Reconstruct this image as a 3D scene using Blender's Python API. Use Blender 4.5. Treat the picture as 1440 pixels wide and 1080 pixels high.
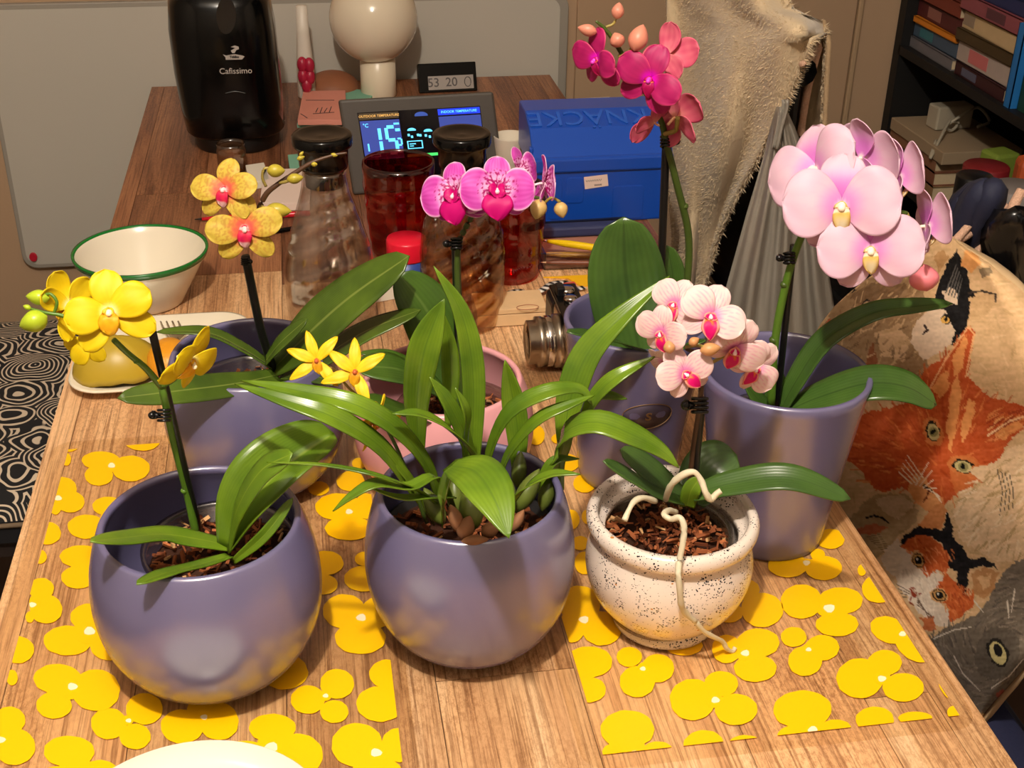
import bpy, bmesh, math, random
import numpy as np
from mathutils import Vector, Matrix, noise

# ---------------------------------------------------------------- clear
for o in list(bpy.data.objects):
    bpy.data.objects.remove(o, do_unlink=True)
SC = bpy.context.scene
COL = SC.collection
random.seed(7)

# ---------------------------------------------------------------- camera
TZ = 0.75                                   # table top height
FPX, YAW, PITCH, ROLL = 1796.15, 9.6356, 29.13, 0.9246
CAM = Vector((0, 0, TZ + 0.72))
_y, _p, _r = (math.radians(v) for v in (YAW, PITCH, ROLL))
CF = Vector((math.sin(_y) * math.cos(_p), math.cos(_y) * math.cos(_p), -math.sin(_p)))
_R0 = Vector((math.cos(_y), -math.sin(_y), 0))
_U0 = _R0.cross(CF)
CR = (_R0 * math.cos(_r) + _U0 * math.sin(_r)).normalized()
CU = CR.cross(CF).normalized()
cd = bpy.data.cameras.new('camera')
cam = bpy.data.objects.new('camera', cd)
COL.objects.link(cam)
cd.sensor_width = 36
cd.lens = FPX * 36 / 1440
cd.clip_start = 0.02
cam.matrix_world = Matrix(((CR.x, CU.x, -CF.x, CAM.x), (CR.y, CU.y, -CF.y, CAM.y), (CR.z, CU.z, -CF.z, CAM.z), (0, 0, 0, 1)))
SC.camera = cam

# ---------------------------------------------------------------- world, lamp, exposure
W = bpy.data.worlds.new('world')
SC.world = W
W.use_nodes = True
W.node_tree.nodes['Background'].inputs[0].default_value = (1.0, 0.86, 0.7, 1)
W.node_tree.nodes['Background'].inputs[1].default_value = 0.04
ld = bpy.data.lights.new('ceiling_lamp_light', 'POINT')
ld.energy = 76
ld.color = (1.0, 0.91, 0.79)
ld.shadow_soft_size = 0.035
lo = bpy.data.objects.new('ceiling_lamp_light', ld)
lo.location = (-0.12, 0.12, 2.35)
COL.objects.link(lo)
SC.view_settings.view_transform = 'Standard'
SC.view_settings.look = 'None'
SC.view_settings.gamma = 1
SC.view_settings.use_curve_mapping = False
SC.view_settings.exposure = 0.50

# ---------------------------------------------------------------- measuring helpers (photo pixel -> place)
def ray(px, py):
    return CF + CR * ((px - 720) / FPX) + CU * ((540 - py) / FPX)
def at(px, py, z=0.0):                       # point at height z above the table top
    d = ray(px, py); return CAM + d * ((TZ + z - CAM.z) / d.z)
def dep(px, py, Y):                          # point at depth Y
    d = ray(px, py); return CAM + d * (Y / d.y)
def atx(px, py, X):
    d = ray(px, py); return CAM + d * (X / d.x)
def mpp(p):                                  # metres per pixel at p
    return (p - CAM).dot(CF) / FPX

def lin(c):
    return tuple(((v / 255) / 12.92 if v / 255 <= .04045 else ((v / 255 + .055) / 1.055) ** 2.4) for v in c[:3])
def mixc(a, b, t):
    t = max(0, min(1, t)); return tuple(x + (y - x) * t for x, y in zip(a, b))
def sstep(a, b, x):
    t = max(0, min(1, (x - a) / (b - a))); return t * t * (3 - 2 * t)

# ---------------------------------------------------------------- materials
MATS = {}
def nt(m):
    m.use_nodes = True; return m.node_tree
def mat(name, col, rough=.5, metal=0, spec=.5, coat=0, trans=0, emit=None, es=1, sheen=0, bump=None, var=None, alpha=1):
    if name in MATS: return MATS[name]
    m = bpy.data.materials.new(name); t = nt(m); b = t.nodes['Principled BSDF']
    c = (*lin(col), 1)
    b.inputs['Base Color'].default_value = c
    b.inputs['Roughness'].default_value = rough
    b.inputs['Metallic'].default_value = metal
    b.inputs['Specular IOR Level'].default_value = spec
    b.inputs['Coat Weight'].default_value = coat
    b.inputs['Coat Roughness'].default_value = .1
    b.inputs['Transmission Weight'].default_value = trans
    b.inputs['Sheen Weight'].default_value = sheen
    b.inputs['Alpha'].default_value = alpha
    if emit:
        b.inputs['Emission Color'].default_value = (*lin(emit), 1); b.inputs['Emission Strength'].default_value = es
    if bump or var:
        tc = t.nodes.new('ShaderNodeTexCoord')
    if var:                                   # (scale, amount): mottled colour
        n = t.nodes.new('ShaderNodeTexNoise'); n.inputs['Scale'].default_value = var[0]; n.inputs['Detail'].default_value = 4
        t.links.new(tc.outputs['Object'], n.inputs['Vector'])
        mx = t.nodes.new('ShaderNodeMix'); mx.data_type = 'RGBA'
        mx.inputs[6].default_value = (*(x * (1 - var[1]) for x in c[:3]), 1); mx.inputs[7].default_value = (*(min(1, x * (1 + var[1])) for x in c[:3]), 1)
        t.links.new(n.outputs['Fac'], mx.inputs[0]); t.links.new(mx.outputs[2], b.inputs['Base Color'])
    if bump:                                  # (scale, strength)
        n2 = t.nodes.new('ShaderNodeTexNoise'); n2.inputs['Scale'].default_value = bump[0]; n2.inputs['Detail'].default_value = 3
        t.links.new(tc.outputs['Object'], n2.inputs['Vector'])
        bp = t.nodes.new('ShaderNodeBump'); bp.inputs['Strength'].default_value = bump[1]; bp.inputs['Distance'].default_value = .002
        t.links.new(n2.outputs['Fac'], bp.inputs['Height']); t.links.new(bp.outputs[0], b.inputs['Normal'])
    MATS[name] = m; return m

def vmat(name, rough=.5, spec=.4, translucent=0.0, coat=0, bump=None, sheen=0):
    """material that takes its colour from the mesh's own colour attribute"""
    if name in MATS: return MATS[name]
    m = bpy.data.materials.new(name); t = nt(m); b = t.nodes['Principled BSDF']
    a = t.nodes.new('ShaderNodeAttribute'); a.attribute_name = 'Col'
    t.links.new(a.outputs['Color'], b.inputs['Base Color'])
    b.inputs['Roughness'].default_value = rough; b.inputs['Specular IOR Level'].default_value = spec
    b.inputs['Coat Weight'].default_value = coat; b.inputs['Sheen Weight'].default_value = sheen
    if bump:
        tc = t.nodes.new('ShaderNodeTexCoord')
        n2 = t.nodes.new('ShaderNodeTexNoise'); n2.inputs['Scale'].default_value = bump[0]; n2.inputs['Detail'].default_value = 3
        t.links.new(tc.outputs['Object'], n2.inputs['Vector'])
        bp = t.nodes.new('ShaderNodeBump'); bp.inputs['Strength'].default_value = bump[1]; bp.inputs['Distance'].default_value = .002
        t.links.new(n2.outputs['Fac'], bp.inputs['Height']); t.links.new(bp.outputs[0], b.inputs['Normal'])
    if translucent:
        out = t.nodes['Material Output']; tr = t.nodes.new('ShaderNodeBsdfTranslucent'); mx = t.nodes.new('ShaderNodeMixShader')
        mx.inputs[0].default_value = translucent
        t.links.new(a.outputs['Color'], tr.inputs['Color']); t.links.new(b.outputs[0], mx.inputs[1]); t.links.new(tr.outputs[0], mx.inputs[2]); t.links.new(mx.outputs[0], out.inputs['Surface'])
    MATS[name] = m; return m

def glassmat(name, tint, edge=.5, rough=.03, streak=None, base=.06, bumps=None):
    """thin-walled glass: tinted see-through plus mirror reflection that grows at grazing angles"""
    if name in MATS: return MATS[name]
    m = bpy.data.materials.new(name); t = nt(m); t.nodes.remove(t.nodes['Principled BSDF']); out = t.nodes['Material Output']
    tr = t.nodes.new('ShaderNodeBsdfTransparent'); tr.inputs[0].default_value = (*lin(tint), 1)
    gl = t.nodes.new('ShaderNodeBsdfGlossy'); gl.inputs['Roughness'].default_value = rough; gl.inputs['Color'].default_value = (.9, .9, .9, 1)
    lw = t.nodes.new('ShaderNodeLayerWeight'); lw.inputs[0].default_value = .25
    mr = t.nodes.new('ShaderNodeMapRange'); mr.inputs[3].default_value = base; mr.inputs[4].default_value = edge
    t.links.new(lw.outputs['Facing'], mr.inputs[0])
    mx = t.nodes.new('ShaderNodeMixShader'); t.links.new(mr.outputs[0], mx.inputs[0]); t.links.new(tr.outputs[0], mx.inputs[1]); t.links.new(gl.outputs[0], mx.inputs[2])
    t.links.new(mx.outputs[0], out.inputs['Surface'])
    if streak:                                # relief lines; their refraction is put into the tint: (rotation, scale, dark tint)
        tc = t.nodes.new('ShaderNodeTexCoord'); mp = t.nodes.new('ShaderNodeMapping'); mp.inputs['Rotation'].default_value = streak[0]
        w = t.nodes.new('ShaderNodeTexWave'); w.inputs['Scale'].default_value = streak[1]; w.inputs['Distortion'].default_value = streak[3]; w.inputs['Detail'].default_value = 1
        w.inputs['Detail Scale'].default_value = 1.2; w.bands_direction = 'Z'
        cr = t.nodes.new('ShaderNodeValToRGB'); cr.color_ramp.elements[0].position = .35; cr.color_ramp.elements[1].position = .75
        cr.color_ramp.elements[0].color = (*lin(streak[2]), 1); cr.color_ramp.elements[1].color = (*lin(tint), 1)
        t.links.new(tc.outputs['Object'], mp.inputs[0]); t.links.new(mp.outputs[0], w.inputs['Vector']); t.links.new(w.outputs['Fac'], cr.inputs[0]); t.links.new(cr.outputs[0], tr.inputs[0])
        bp = t.nodes.new('ShaderNodeBump'); bp.inputs['Strength'].default_value = .35; bp.inputs['Distance'].default_value = .004
        t.links.new(w.outputs['Fac'], bp.inputs['Height']); t.links.new(bp.outputs[0], gl.inputs['Normal'])
    MATS[name] = m; return m

# ---------------------------------------------------------------- mesh helpers
ORIGIN = {}
def mk(name, verts, faces, m, parent=None, smooth=True, cols=None, uvs=None, bevel=0, solid=0, bseg=2, sub=0):
    """one mesh object built in world coordinates; a child keeps the origin of its thing"""
    org = ORIGIN.get(parent.name) if parent else None
    me = bpy.data.meshes.new(name)
    vs = [Vector(v) for v in verts]
    if org is None and not parent:
        org = Vector((0, 0, 0))
    if parent: vs = [v - org for v in vs]
    me.from_pydata([tuple(v) for v in vs], [], faces)
    if cols is not None:
        ca = me.color_attributes.new('Col', 'FLOAT_COLOR', 'POINT')
        ca.data.foreach_set('color', np.array([(*c, 1.0) for c in cols], dtype=np.float32).ravel())
    if uvs is not None:
        ul = me.uv_layers.new(name='UVMap')
        for lp in me.loops: ul.data[lp.index].uv = uvs[lp.vertex_index]
    for mm in (m if isinstance(m, (list, tuple)) else [m]): me.materials.append(mm)
    if smooth: me.polygons.foreach_set('use_smooth', [True] * len(me.polygons))
    me.update()
    o = bpy.data.objects.new(name, me); COL.objects.link(o)
    if parent: o.parent = parent; ORIGIN[o.name] = org
    else: ORIGIN[o.name] = Vector((0, 0, 0))
    if bevel:
        b = o.modifiers.new('bevel', 'BEVEL'); b.width = bevel; b.segments = bseg; b.limit_method = 'ANGLE'; b.angle_limit = .6
    if solid:
        s = o.modifiers.new('thick', 'SOLIDIFY'); s.thickness = solid; s.offset = 0
    if sub:
        s = o.modifiers.new('sub', 'SUBSURF'); s.levels = sub; s.render_levels = sub
    return o

def recenter(o):
    """put the origin of a single-mesh thing at its base"""
    me = o.data; n = len(me.vertices)
    co = np.empty(n * 3); me.vertices.foreach_get('co', co); co = co.reshape(-1, 3)
    c = Vector(((co[:, 0].min() + co[:, 0].max()) / 2, (co[:, 1].min() + co[:, 1].max()) / 2, co[:, 2].min()))
    me.transform(Matrix.Translation(-c)); o.location = c

def tag(o, label, cat, group=None, kind=None):
    o['label'] = label; o['category'] = cat
    if group: o['group'] = group
    if kind: o['kind'] = kind
    if o.type == 'MESH' and not o.children: recenter(o)
    return o
def thing(name, label, cat, loc, group=None):
    o = bpy.data.objects.new(name, None); COL.objects.link(o); o.location = loc; o.empty_display_size = .05
    ORIGIN[o.name] = Vector(loc)
    o['label'] = label; o['category'] = cat
    if group: o['group'] = group
    return o
def struct(o):
    o['kind'] = 'structure'; return o

def lathe(prof, cx, cy, z0, seg=56, jitter=None, caps=True):
    V, F = [], []
    for r, z in prof:
        for k in range(seg):
            a = 2 * math.pi * k / seg
            rr = r if not jitter else r * jitter(a, z)
            V.append((cx + rr * math.cos(a), cy + rr * math.sin(a), z0 + z))
    n = len(prof)
    for i in range(n - 1):
        for k in range(seg):
            k2 = (k + 1) % seg
            F.append((i * seg + k, i * seg + k2, (i + 1) * seg + k2, (i + 1) * seg + k))
    if caps and prof[0][0] > 1e-5: F.append(tuple(reversed(range(seg))))
    if caps and prof[-1][0] > 1e-5: F.append(tuple(range((n - 1) * seg, n * seg)))
    return V, F
def frame(T):
    a = Vector((0, 0, 1)) if abs(T.z) < .9 else Vector((1, 0, 0))
    s = T.cross(a).normalized(); return s, s.cross(T).normalized()
def catmull(P, n):
    P = [Vector(p) for p in P]
    if len(P) == 2: return [P[0].lerp(P[1], i / n) for i in range(n + 1)]
    Q = [P[0] * 2 - P[1]] + P + [P[-1] * 2 - P[-2]]
    m = len(P) - 1; out = []
    for i in range(n + 1):
        t = i / n * m; k = min(int(t), m - 1); t -= k
        p0, p1, p2, p3 = Q[k:k + 4]
        out.append(.5 * ((2 * p1) + (p2 - p0) * t + (2 * p0 - 5 * p1 + 4 * p2 - p3) * t * t + (3 * p1 - p0 - 3 * p2 + p3) * t ** 3))
    return out
def tube(P, r, seg=8, n=None, wob=0):
    P = catmull(P, n or max(2, (len(P) - 1) * 6)); V, F = [], []
    N = len(P)
    for i, p in enumerate(P):
        T = (P[min(i + 1, N - 1)] - P[max(i - 1, 0)]).normalized(); s, u = frame(T)
        t = i / (N - 1)
        if isinstance(r, (list, tuple)):
            x = t * (len(r) - 1); k = min(int(x), len(r) - 2); rr = r[k] + (r[k + 1] - r[k]) * (x - k)
        else: rr = r
        if wob: rr *= 1 + wob * noise.noise(p * 120)
        for k in range(seg):
            a = 2 * math.pi * k / seg; V.append(p + s * (rr * math.cos(a)) + u * (rr * math.sin(a)))
    for i in range(N - 1):
        for k in range(seg):
            k2 = (k + 1) % seg; F.append((i * seg + k, i * seg + k2, (i + 1) * seg + k2, (i + 1) * seg + k))
    F.append(tuple(reversed(range(seg)))); F.append(tuple(range((N - 1) * seg, N * seg)))
    return V, F
def box(c, s, rz=0, rx=0, ry=0):
    M = Matrix.Translation(Vector(c)) @ Matrix.Rotation(rz, 4, 'Z') @ Matrix.Rotation(rx, 4, 'X') @ Matrix.Rotation(ry, 4, 'Y')
    V = [M @ Vector((x * s[0] / 2, y * s[1] / 2, z * s[2] / 2)) for z in (-1, 1) for y in (-1, 1) for x in (-1, 1)]
    return V, [(0, 2, 3, 1), (4, 5, 7, 6), (0, 1, 5, 4), (1, 3, 7, 5), (3, 2, 6, 7), (2, 0, 4, 6)]
def slab(P, h):
    """prism: polygon P (points) extruded by vector h"""
    P = [Vector(p) for p in P]; n = len(P); h = Vector(h)
    V = P + [p + h for p in P]
    nrm = Vector((0, 0, 0))
    for i in range(n): nrm += P[i].cross(P[(i + 1) % n])
    F = [tuple(range(n)), tuple(reversed(range(n, 2 * n)))] + [(i, i + n, (i + 1) % n + n, (i + 1) % n) for i in range(n)]
    if nrm.dot(h) > 0: F = [tuple(reversed(f)) for f in F]
    return V, F
def join(*parts):
    V, F = [], []
    for v, f in parts:
        k = len(V); V += list(v); F += [tuple(i + k for i in q) for q in f]
    return V, F
def ball(c, r, seg=12, rings=8, sc=(1, 1, 1)):
    V, F = [], []; c = Vector(c)
    for i in range(rings + 1):
        a = math.pi * i / rings
        rr = max(math.sin(a), 1e-3)
        for k in range(seg):
            b = 2 * math.pi * k / seg
            V.append(c + Vector((r * sc[0] * rr * math.cos(b), r * sc[1] * rr * math.sin(b), r * sc[2] * math.cos(a))))
    for i in range(rings):
        for k in range(seg):
            k2 = (k + 1) % seg; F.append((i * seg + k, (i + 1) * seg + k, (i + 1) * seg + k2, i * seg + k2))
    return V, F
def textmesh(s, size, M, extr=.0004, bold=0):
    """letters as real geometry: local x to the right, y up, placed by matrix M"""
    c = bpy.data.curves.new('t', 'FONT'); c.body = s; c.size = size; c.extrude = extr; c.align_x = 'CENTER'; c.align_y = 'CENTER'; c.resolution_u = 3; c.offset = bold
    o = bpy.data.objects.new('t', c); COL.objects.link(o)
    dg = bpy.context.evaluated_depsgraph_get(); me = bpy.data.meshes.new_from_object(o.evaluated_get(dg))
    V = [M @ v.co for v in me.vertices]; F = [tuple(p.vertices) for p in me.polygons]
    bpy.data.objects.remove(o); bpy.data.curves.remove(c); bpy.data.meshes.remove(me)
    return V, F
def planeM(o, x, y):
    """matrix with origin o, local x and y directions"""
    x = Vector(x).normalized(); y = Vector(y); y = (y - x * y.dot(x)).normalized(); z = x.cross(y)
    return Matrix(((x.x, y.x, z.x, o[0]), (x.y, y.y, z.y, o[1]), (x.z, y.z, z.z, o[2]), (0, 0, 0, 1)))
# ================================================================ THE ROOM
YB = 2.585
m_wall = mat('wall_paint', (176, 146, 116), .85, bump=(180, .15), var=(3, .06))
m_wall2 = mat('side_wall_paint', (176, 162, 146), .9)
m_ceil = mat('ceiling_paint', (206, 198, 188), .9)
m_floor = mat('floor_boards', (70, 50, 38), .6, var=(6, .3))
struct(mk('floor', *box((0, .6, -.02), (3.6, 4.6, .04)), m_floor, smooth=False))
struct(mk('ceiling', *box((0, .6, 2.62), (3.6, 4.6, .04)), m_ceil, smooth=False))
struct(mk('wall_back', *box((0, YB + .03, 1.3), (3.6, .06, 2.68)), m_wall, smooth=False))
struct(mk('wall_left', *box((-1.75, .6, 1.3), (.06, 4.0, 2.68)), m_wall2, smooth=False))
struct(mk('wall_right', *box((1.65, .6, 1.3), (.06, 4.0, 2.68)), m_wall2, smooth=False))
struct(mk('wall_front', *box((0, -1.55, 1.3), (3.6, .06, 2.68)), m_wall2, smooth=False))
# closet door leaf edge strip on the back wall
struct(mk('trim_1', *box((1.168, YB - .006, 1.1), (.012, .014, 2.2)), mat('closet_trim', (170, 142, 110), .6), smooth=False, bevel=.003))
struct(mk('door_1', *box((.86, YB - .003, 1.1), (.60, .01, 2.2)), mat('closet_door', (172, 142, 112), .7, var=(4, .05)), smooth=False, bevel=.002))

# ---- whiteboard with rounded corners
def rrect(x0, x1, z0, z1, r, n=6):
    P = []
    for cx, cz, a0 in ((x1 - r, z0 + r, -90), (x1 - r, z1 - r, 0), (x0 + r, z1 - r, 90), (x0 + r, z0 + r, 180)):
        for k in range(n + 1):
            a = math.radians(a0 + 90 * k / n); P.append((cx + r * math.cos(a), cz + r * math.sin(a)))
    return P
wb = thing('whiteboard', 'large grey-white board with rounded corners mounted on the back wall', 'whiteboard', (0, YB - .012, TZ - .38))
P = rrect(-.598, .540, TZ - .380, TZ + .160, .03)
mk('board_frame', *slab([(x, YB - .001, z) for x, z in P], (0, -.016, 0)), mat('board_rim', (150, 143, 132), .5), wb, smooth=False, bevel=.002)
P = rrect(-.589, .522, TZ - .371, TZ + .150, .024)
mk('board_face', *slab([(x, YB - .012, z) for x, z in P], (0, -.006, 0)), mat('board_white', (186, 180, 168), .45, var=(2, .03)), wb, smooth=False)
p = dep(47, 361, YB - .02)
tag(mk('board_magnet', *slab([(p.x + .008 * math.cos(a * .5236), YB - .0185, p.z + .010 * math.sin(a * .5236)) for a in range(12)], (0, -.006, 0)), mat('magnet_red', (190, 30, 50), .3), smooth=False, bevel=.0015),
    'small red magnet at the lower corner of the whiteboard', 'magnet')

# ================================================================ TABLE
def wood(name, dark, midc, light, xs=26, ys=1.6, rough=.42):
    m = bpy.data.materials.new(name); t = nt(m); b = t.nodes['Principled BSDF']; L = t.links.new
    tc = t.nodes.new('ShaderNodeTexCoord'); oi = t.nodes.new('ShaderNodeObjectInfo')
    cmb = t.nodes.new('ShaderNodeCombineXYZ'); mu = t.nodes.new('ShaderNodeMath'); mu.operation = 'MULTIPLY'; mu.inputs[1].default_value = 9
    L(oi.outputs['Random'], mu.inputs[0])
    for i in range(3): L(mu.outputs[0], cmb.inputs[i])
    ad = t.nodes.new('ShaderNodeVectorMath'); ad.operation = 'ADD'; L(tc.outputs['Object'], ad.inputs[0]); L(cmb.outputs[0], ad.inputs[1])
    def nz(sx, sy, det, rough_=.6, dist=0):
        mp = t.nodes.new('ShaderNodeMapping'); mp.inputs['Scale'].default_value = (sx, sy, sx); L(ad.outputs[0], mp.inputs[0])
        n = t.nodes.new('ShaderNodeTexNoise'); n.inputs['Scale'].default_value = 1; n.inputs['Detail'].default_value = det; n.inputs['Roughness'].default_value = rough_; n.inputs['Distortion'].default_value = dist
        L(mp.outputs[0], n.inputs['Vector']); return n
    g = nz(xs, ys, 6, .62, .8)
    cr = t.nodes.new('ShaderNodeValToRGB'); e = cr.color_ramp.elements
    e[0].position = .30; e[0].color = (*lin(dark), 1); e[1].position = .70; e[1].color = (*lin(light), 1)
    k = e.new(.5); k.color = (*lin(midc), 1)
    L(g.outputs['Fac'], cr.inputs[0])
    f = nz(380, 7, 4, .7)
    fr = t.nodes.new('ShaderNodeValToRGB'); fr.color_ramp.elements[0].position = .38; fr.color_ramp.elements[1].position = .52
    fr.color_ramp.elements[0].color = (.36, .26, .19, 1); fr.color_ramp.elements[1].color = (1, 1, 1, 1)
    L(f.outputs['Fac'], fr.inputs[0])
    m1 = t.nodes.new('ShaderNodeMix'); m1.data_type = 'RGBA'; m1.blend_type = 'MULTIPLY'; m1.inputs[0].default_value = .75
    L(cr.outputs[0], m1.inputs[6]); L(fr.outputs[0], m1.inputs[7])
    # worn speckle of the sawn surface
    s = nz(300, 130, 5, .85)
    sr = t.nodes.new('ShaderNodeValToRGB'); sr.color_ramp.elements[0].position = .42; sr.color_ramp.elements[1].position = .54
    sr.color_ramp.elements[0].color = (.60, .50, .42, 1); sr.color_ramp.elements[1].color = (1, 1, 1, 1)
    L(s.outputs['Fac'], sr.inputs[0])
    m2 = t.nodes.new('ShaderNodeMix'); m2.data_type = 'RGBA'; m2.blend_type = 'MULTIPLY'; m2.inputs[0].default_value = .6
    bl = nz(9, 5, 2, .5); blr = t.nodes.new('ShaderNodeMapRange'); blr.inputs[1].default_value = .38; blr.inputs[2].default_value = .62; blr.inputs[3].default_value = .25; blr.inputs[4].default_value = 1; L(bl.outputs['Fac'], blr.inputs[0]); L(blr.outputs[0], m2.inputs[0])
    L(m1.outputs[2], m2.inputs[6]); L(sr.outputs[0], m2.inputs[7])
    # plank to plank tone
    vr = t.nodes.new('ShaderNodeMapRange'); vr.inputs[3].default_value = .80; vr.inputs[4].default_value = 1.16; L(oi.outputs['Random'], vr.inputs[0])
    m3 = t.nodes.new('ShaderNodeVectorMath'); m3.operation = 'SCALE'; L(m2.outputs[2], m3.inputs[0]); L(vr.outputs[0], m3.inputs['Scale'])
    L(m3.outputs[0], b.inputs['Base Color'])
    b.inputs['Roughness'].default_value = rough
    bp = t.nodes.new('ShaderNodeBump'); bp.inputs['Strength'].default_value = .25; bp.inputs['Distance'].default_value = .001
    L(f.outputs['Fac'], bp.inputs['Height']); L(bp.outputs[0], b.inputs['Normal'])
    MATS[name] = m; return m
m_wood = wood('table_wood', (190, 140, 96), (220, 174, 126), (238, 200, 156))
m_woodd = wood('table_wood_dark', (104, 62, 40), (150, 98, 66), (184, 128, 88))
m_core = mat('table_core_wood', (70, 42, 24), .8)
TX0, TX1, TY0, TY1 = -.293, .501, .36, 2.55
tb = thing('dining_table', 'long brown wooden plank table standing against the back wall', 'table', ((TX0 + TX1) / 2, (TY0 + TY1) / 2, 0))
mk('table_core', *box(((TX0 + TX1) / 2, (TY0 + TY1) / 2, TZ - .022), (TX1 - TX0 - .004, TY1 - TY0 - .004, .034)), m_core, tb, smooth=False)
edges = [-.293, -.268, -.165, -.045, .075, .19, .305, .415, .470, .501]
cuts = [[1.62], [.62, 1.60, 1.95], [.98, 1.63], [.60, 1.585, 2.08], [.79, 1.60], [.55, 1.62, 2.2], [1.02, 1.59], [.72, 1.61, 2.25], [1.58]]
for i in range(len(edges) - 1):
    ys = [TY0] + cuts[i] + [TY1]
    for a, b in zip(ys[:-1], ys[1:]):
        g = .0007
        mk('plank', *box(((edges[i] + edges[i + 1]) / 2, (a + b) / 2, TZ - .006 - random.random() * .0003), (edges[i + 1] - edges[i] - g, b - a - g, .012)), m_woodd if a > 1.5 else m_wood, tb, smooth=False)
for x, y in ((TX0 + .05, TY0 + .05), (TX1 - .05, TY0 + .05), (TX0 + .05, TY1 - .05), (TX1 - .05, TY1 - .05)):
    mk('leg', *box((x, y, (TZ - .04) / 2), (.07, .07, TZ - .04)), m_wood, tb, smooth=False, bevel=.004)
for (c, s) in ((((TX0 + TX1) / 2, TY0 + .05, TZ - .075), (TX1 - TX0 - .16, .02, .075)), (((TX0 + TX1) / 2, TY1 - .05, TZ - .075), (TX1 - TX0 - .16, .02, .075)),
               ((TX0 + .05, (TY0 + TY1) / 2, TZ - .075), (.02, TY1 - TY0 - .16, .075)), ((TX1 - .05, (TY0 + TY1) / 2, TZ - .075), (.02, TY1 - TY0 - .16, .075))):
    mk('apron', *box(c, s), m_wood, tb, smooth=False)

# ================================================================ PLACEMATS
def clip(P, ax, lim, keep_less):
    out = []
    for i in range(len(P)):
        a, b = P[i], P[(i + 1) % len(P)]
        ia = (a[ax] <= lim) == keep_less; ib = (b[ax] <= lim) == keep_less
        if ia: out.append(a)
        if ia != ib:
            t = (lim - a[ax]) / (b[ax] - a[ax]); q = [a[0] + (b[0] - a[0]) * t, a[1] + (b[1] - a[1]) * t]; q[ax] = lim; out.append(tuple(q))
    return out
m_sheet = glassmat('clear_vinyl', (252, 250, 246), edge=.12, rough=.25, base=.014)
m_yel = mat('yellow_print', (248, 190, 0), .4, spec=.4, var=(14, .03))
m_seed = mat('cream_print', (244, 228, 190), .5)
def placemat(label, x0, x1, y0, y1, flowers):
    th = .0011; t = thing('placemat', label, 'placemat', ((x0 + x1) / 2, (y0 + y1) / 2, TZ), 'clear placemats with yellow flower print')
    P = rrect(x0 - .017, x1 + .012, y0 - .014, y1 + .016, .02)
    mk('clear_sheet', *slab([(x, y, TZ + .0001) for x, y in P], (0, 0, th)), m_sheet, t, smooth=False)
    for cpx, pets in flowers:
        V, F, MI = [], [], []
        for j, e in enumerate(pets):
            ex, ey, rx, ry = e[:4]; an = math.radians(e[4]) if len(e) > 4 else 0
            sd = random.random() * 9; poly = []
            for k in range(34):
                a = 2 * math.pi * k / 34; w = 1 + .035 * noise.noise((sd, math.cos(a) * 2, math.sin(a) * 2)) + .012 * math.sin(11 * a + sd)
                qx, qy = rx * w * math.cos(a), ry * w * math.sin(a)
                q = at(ex + qx * math.cos(an) - qy * math.sin(an), ey + qx * math.sin(an) + qy * math.cos(an), th)
                poly.append((q.x, q.y))
            for ax, lim, kl in ((0, x0, False), (0, x1, True), (1, y0, False), (1, y1, True)):
                if len(poly) > 2: poly = clip(poly, ax, lim, kl)
            if len(poly) < 3: continue
            z = TZ + th + .00008 + .00003 * j
            v, f = slab([(x, y, z) for x, y in poly], (0, 0, .00025)); k0 = len(V); V += v; F += [tuple(i + k0 for i in q) for q in f]; MI += [0] * len(f)
        if cpx:
            poly = []
            for k in range(10):
                a = 2 * math.pi * k / 10; w = cpx[2] * (1 + .12 * math.sin(3 * a + cpx[0]))
                q = at(cpx[0] + w * math.cos(a), cpx[1] + .72 * w * math.sin(a), th); poly.append((q.x, q.y))
            for ax, lim, kl in ((0, x0, False), (0, x1, True), (1, y0, False), (1, y1, True)):
                if len(poly) > 2: poly = clip(poly, ax, lim, kl)
            if len(poly) > 2:
                v, f = slab([(x, y, TZ + th + .0004) for x, y in poly], (0, 0, .0002)); k0 = len(V); V += v; F += [tuple(i + k0 for i in q) for q in f]; MI += [1] * len(f)
        if not V: continue
        o = mk('flower_print', V, F, [m_yel, m_seed], t, smooth=False)
        o.data.polygons.foreach_set('material_index', MI)
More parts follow.
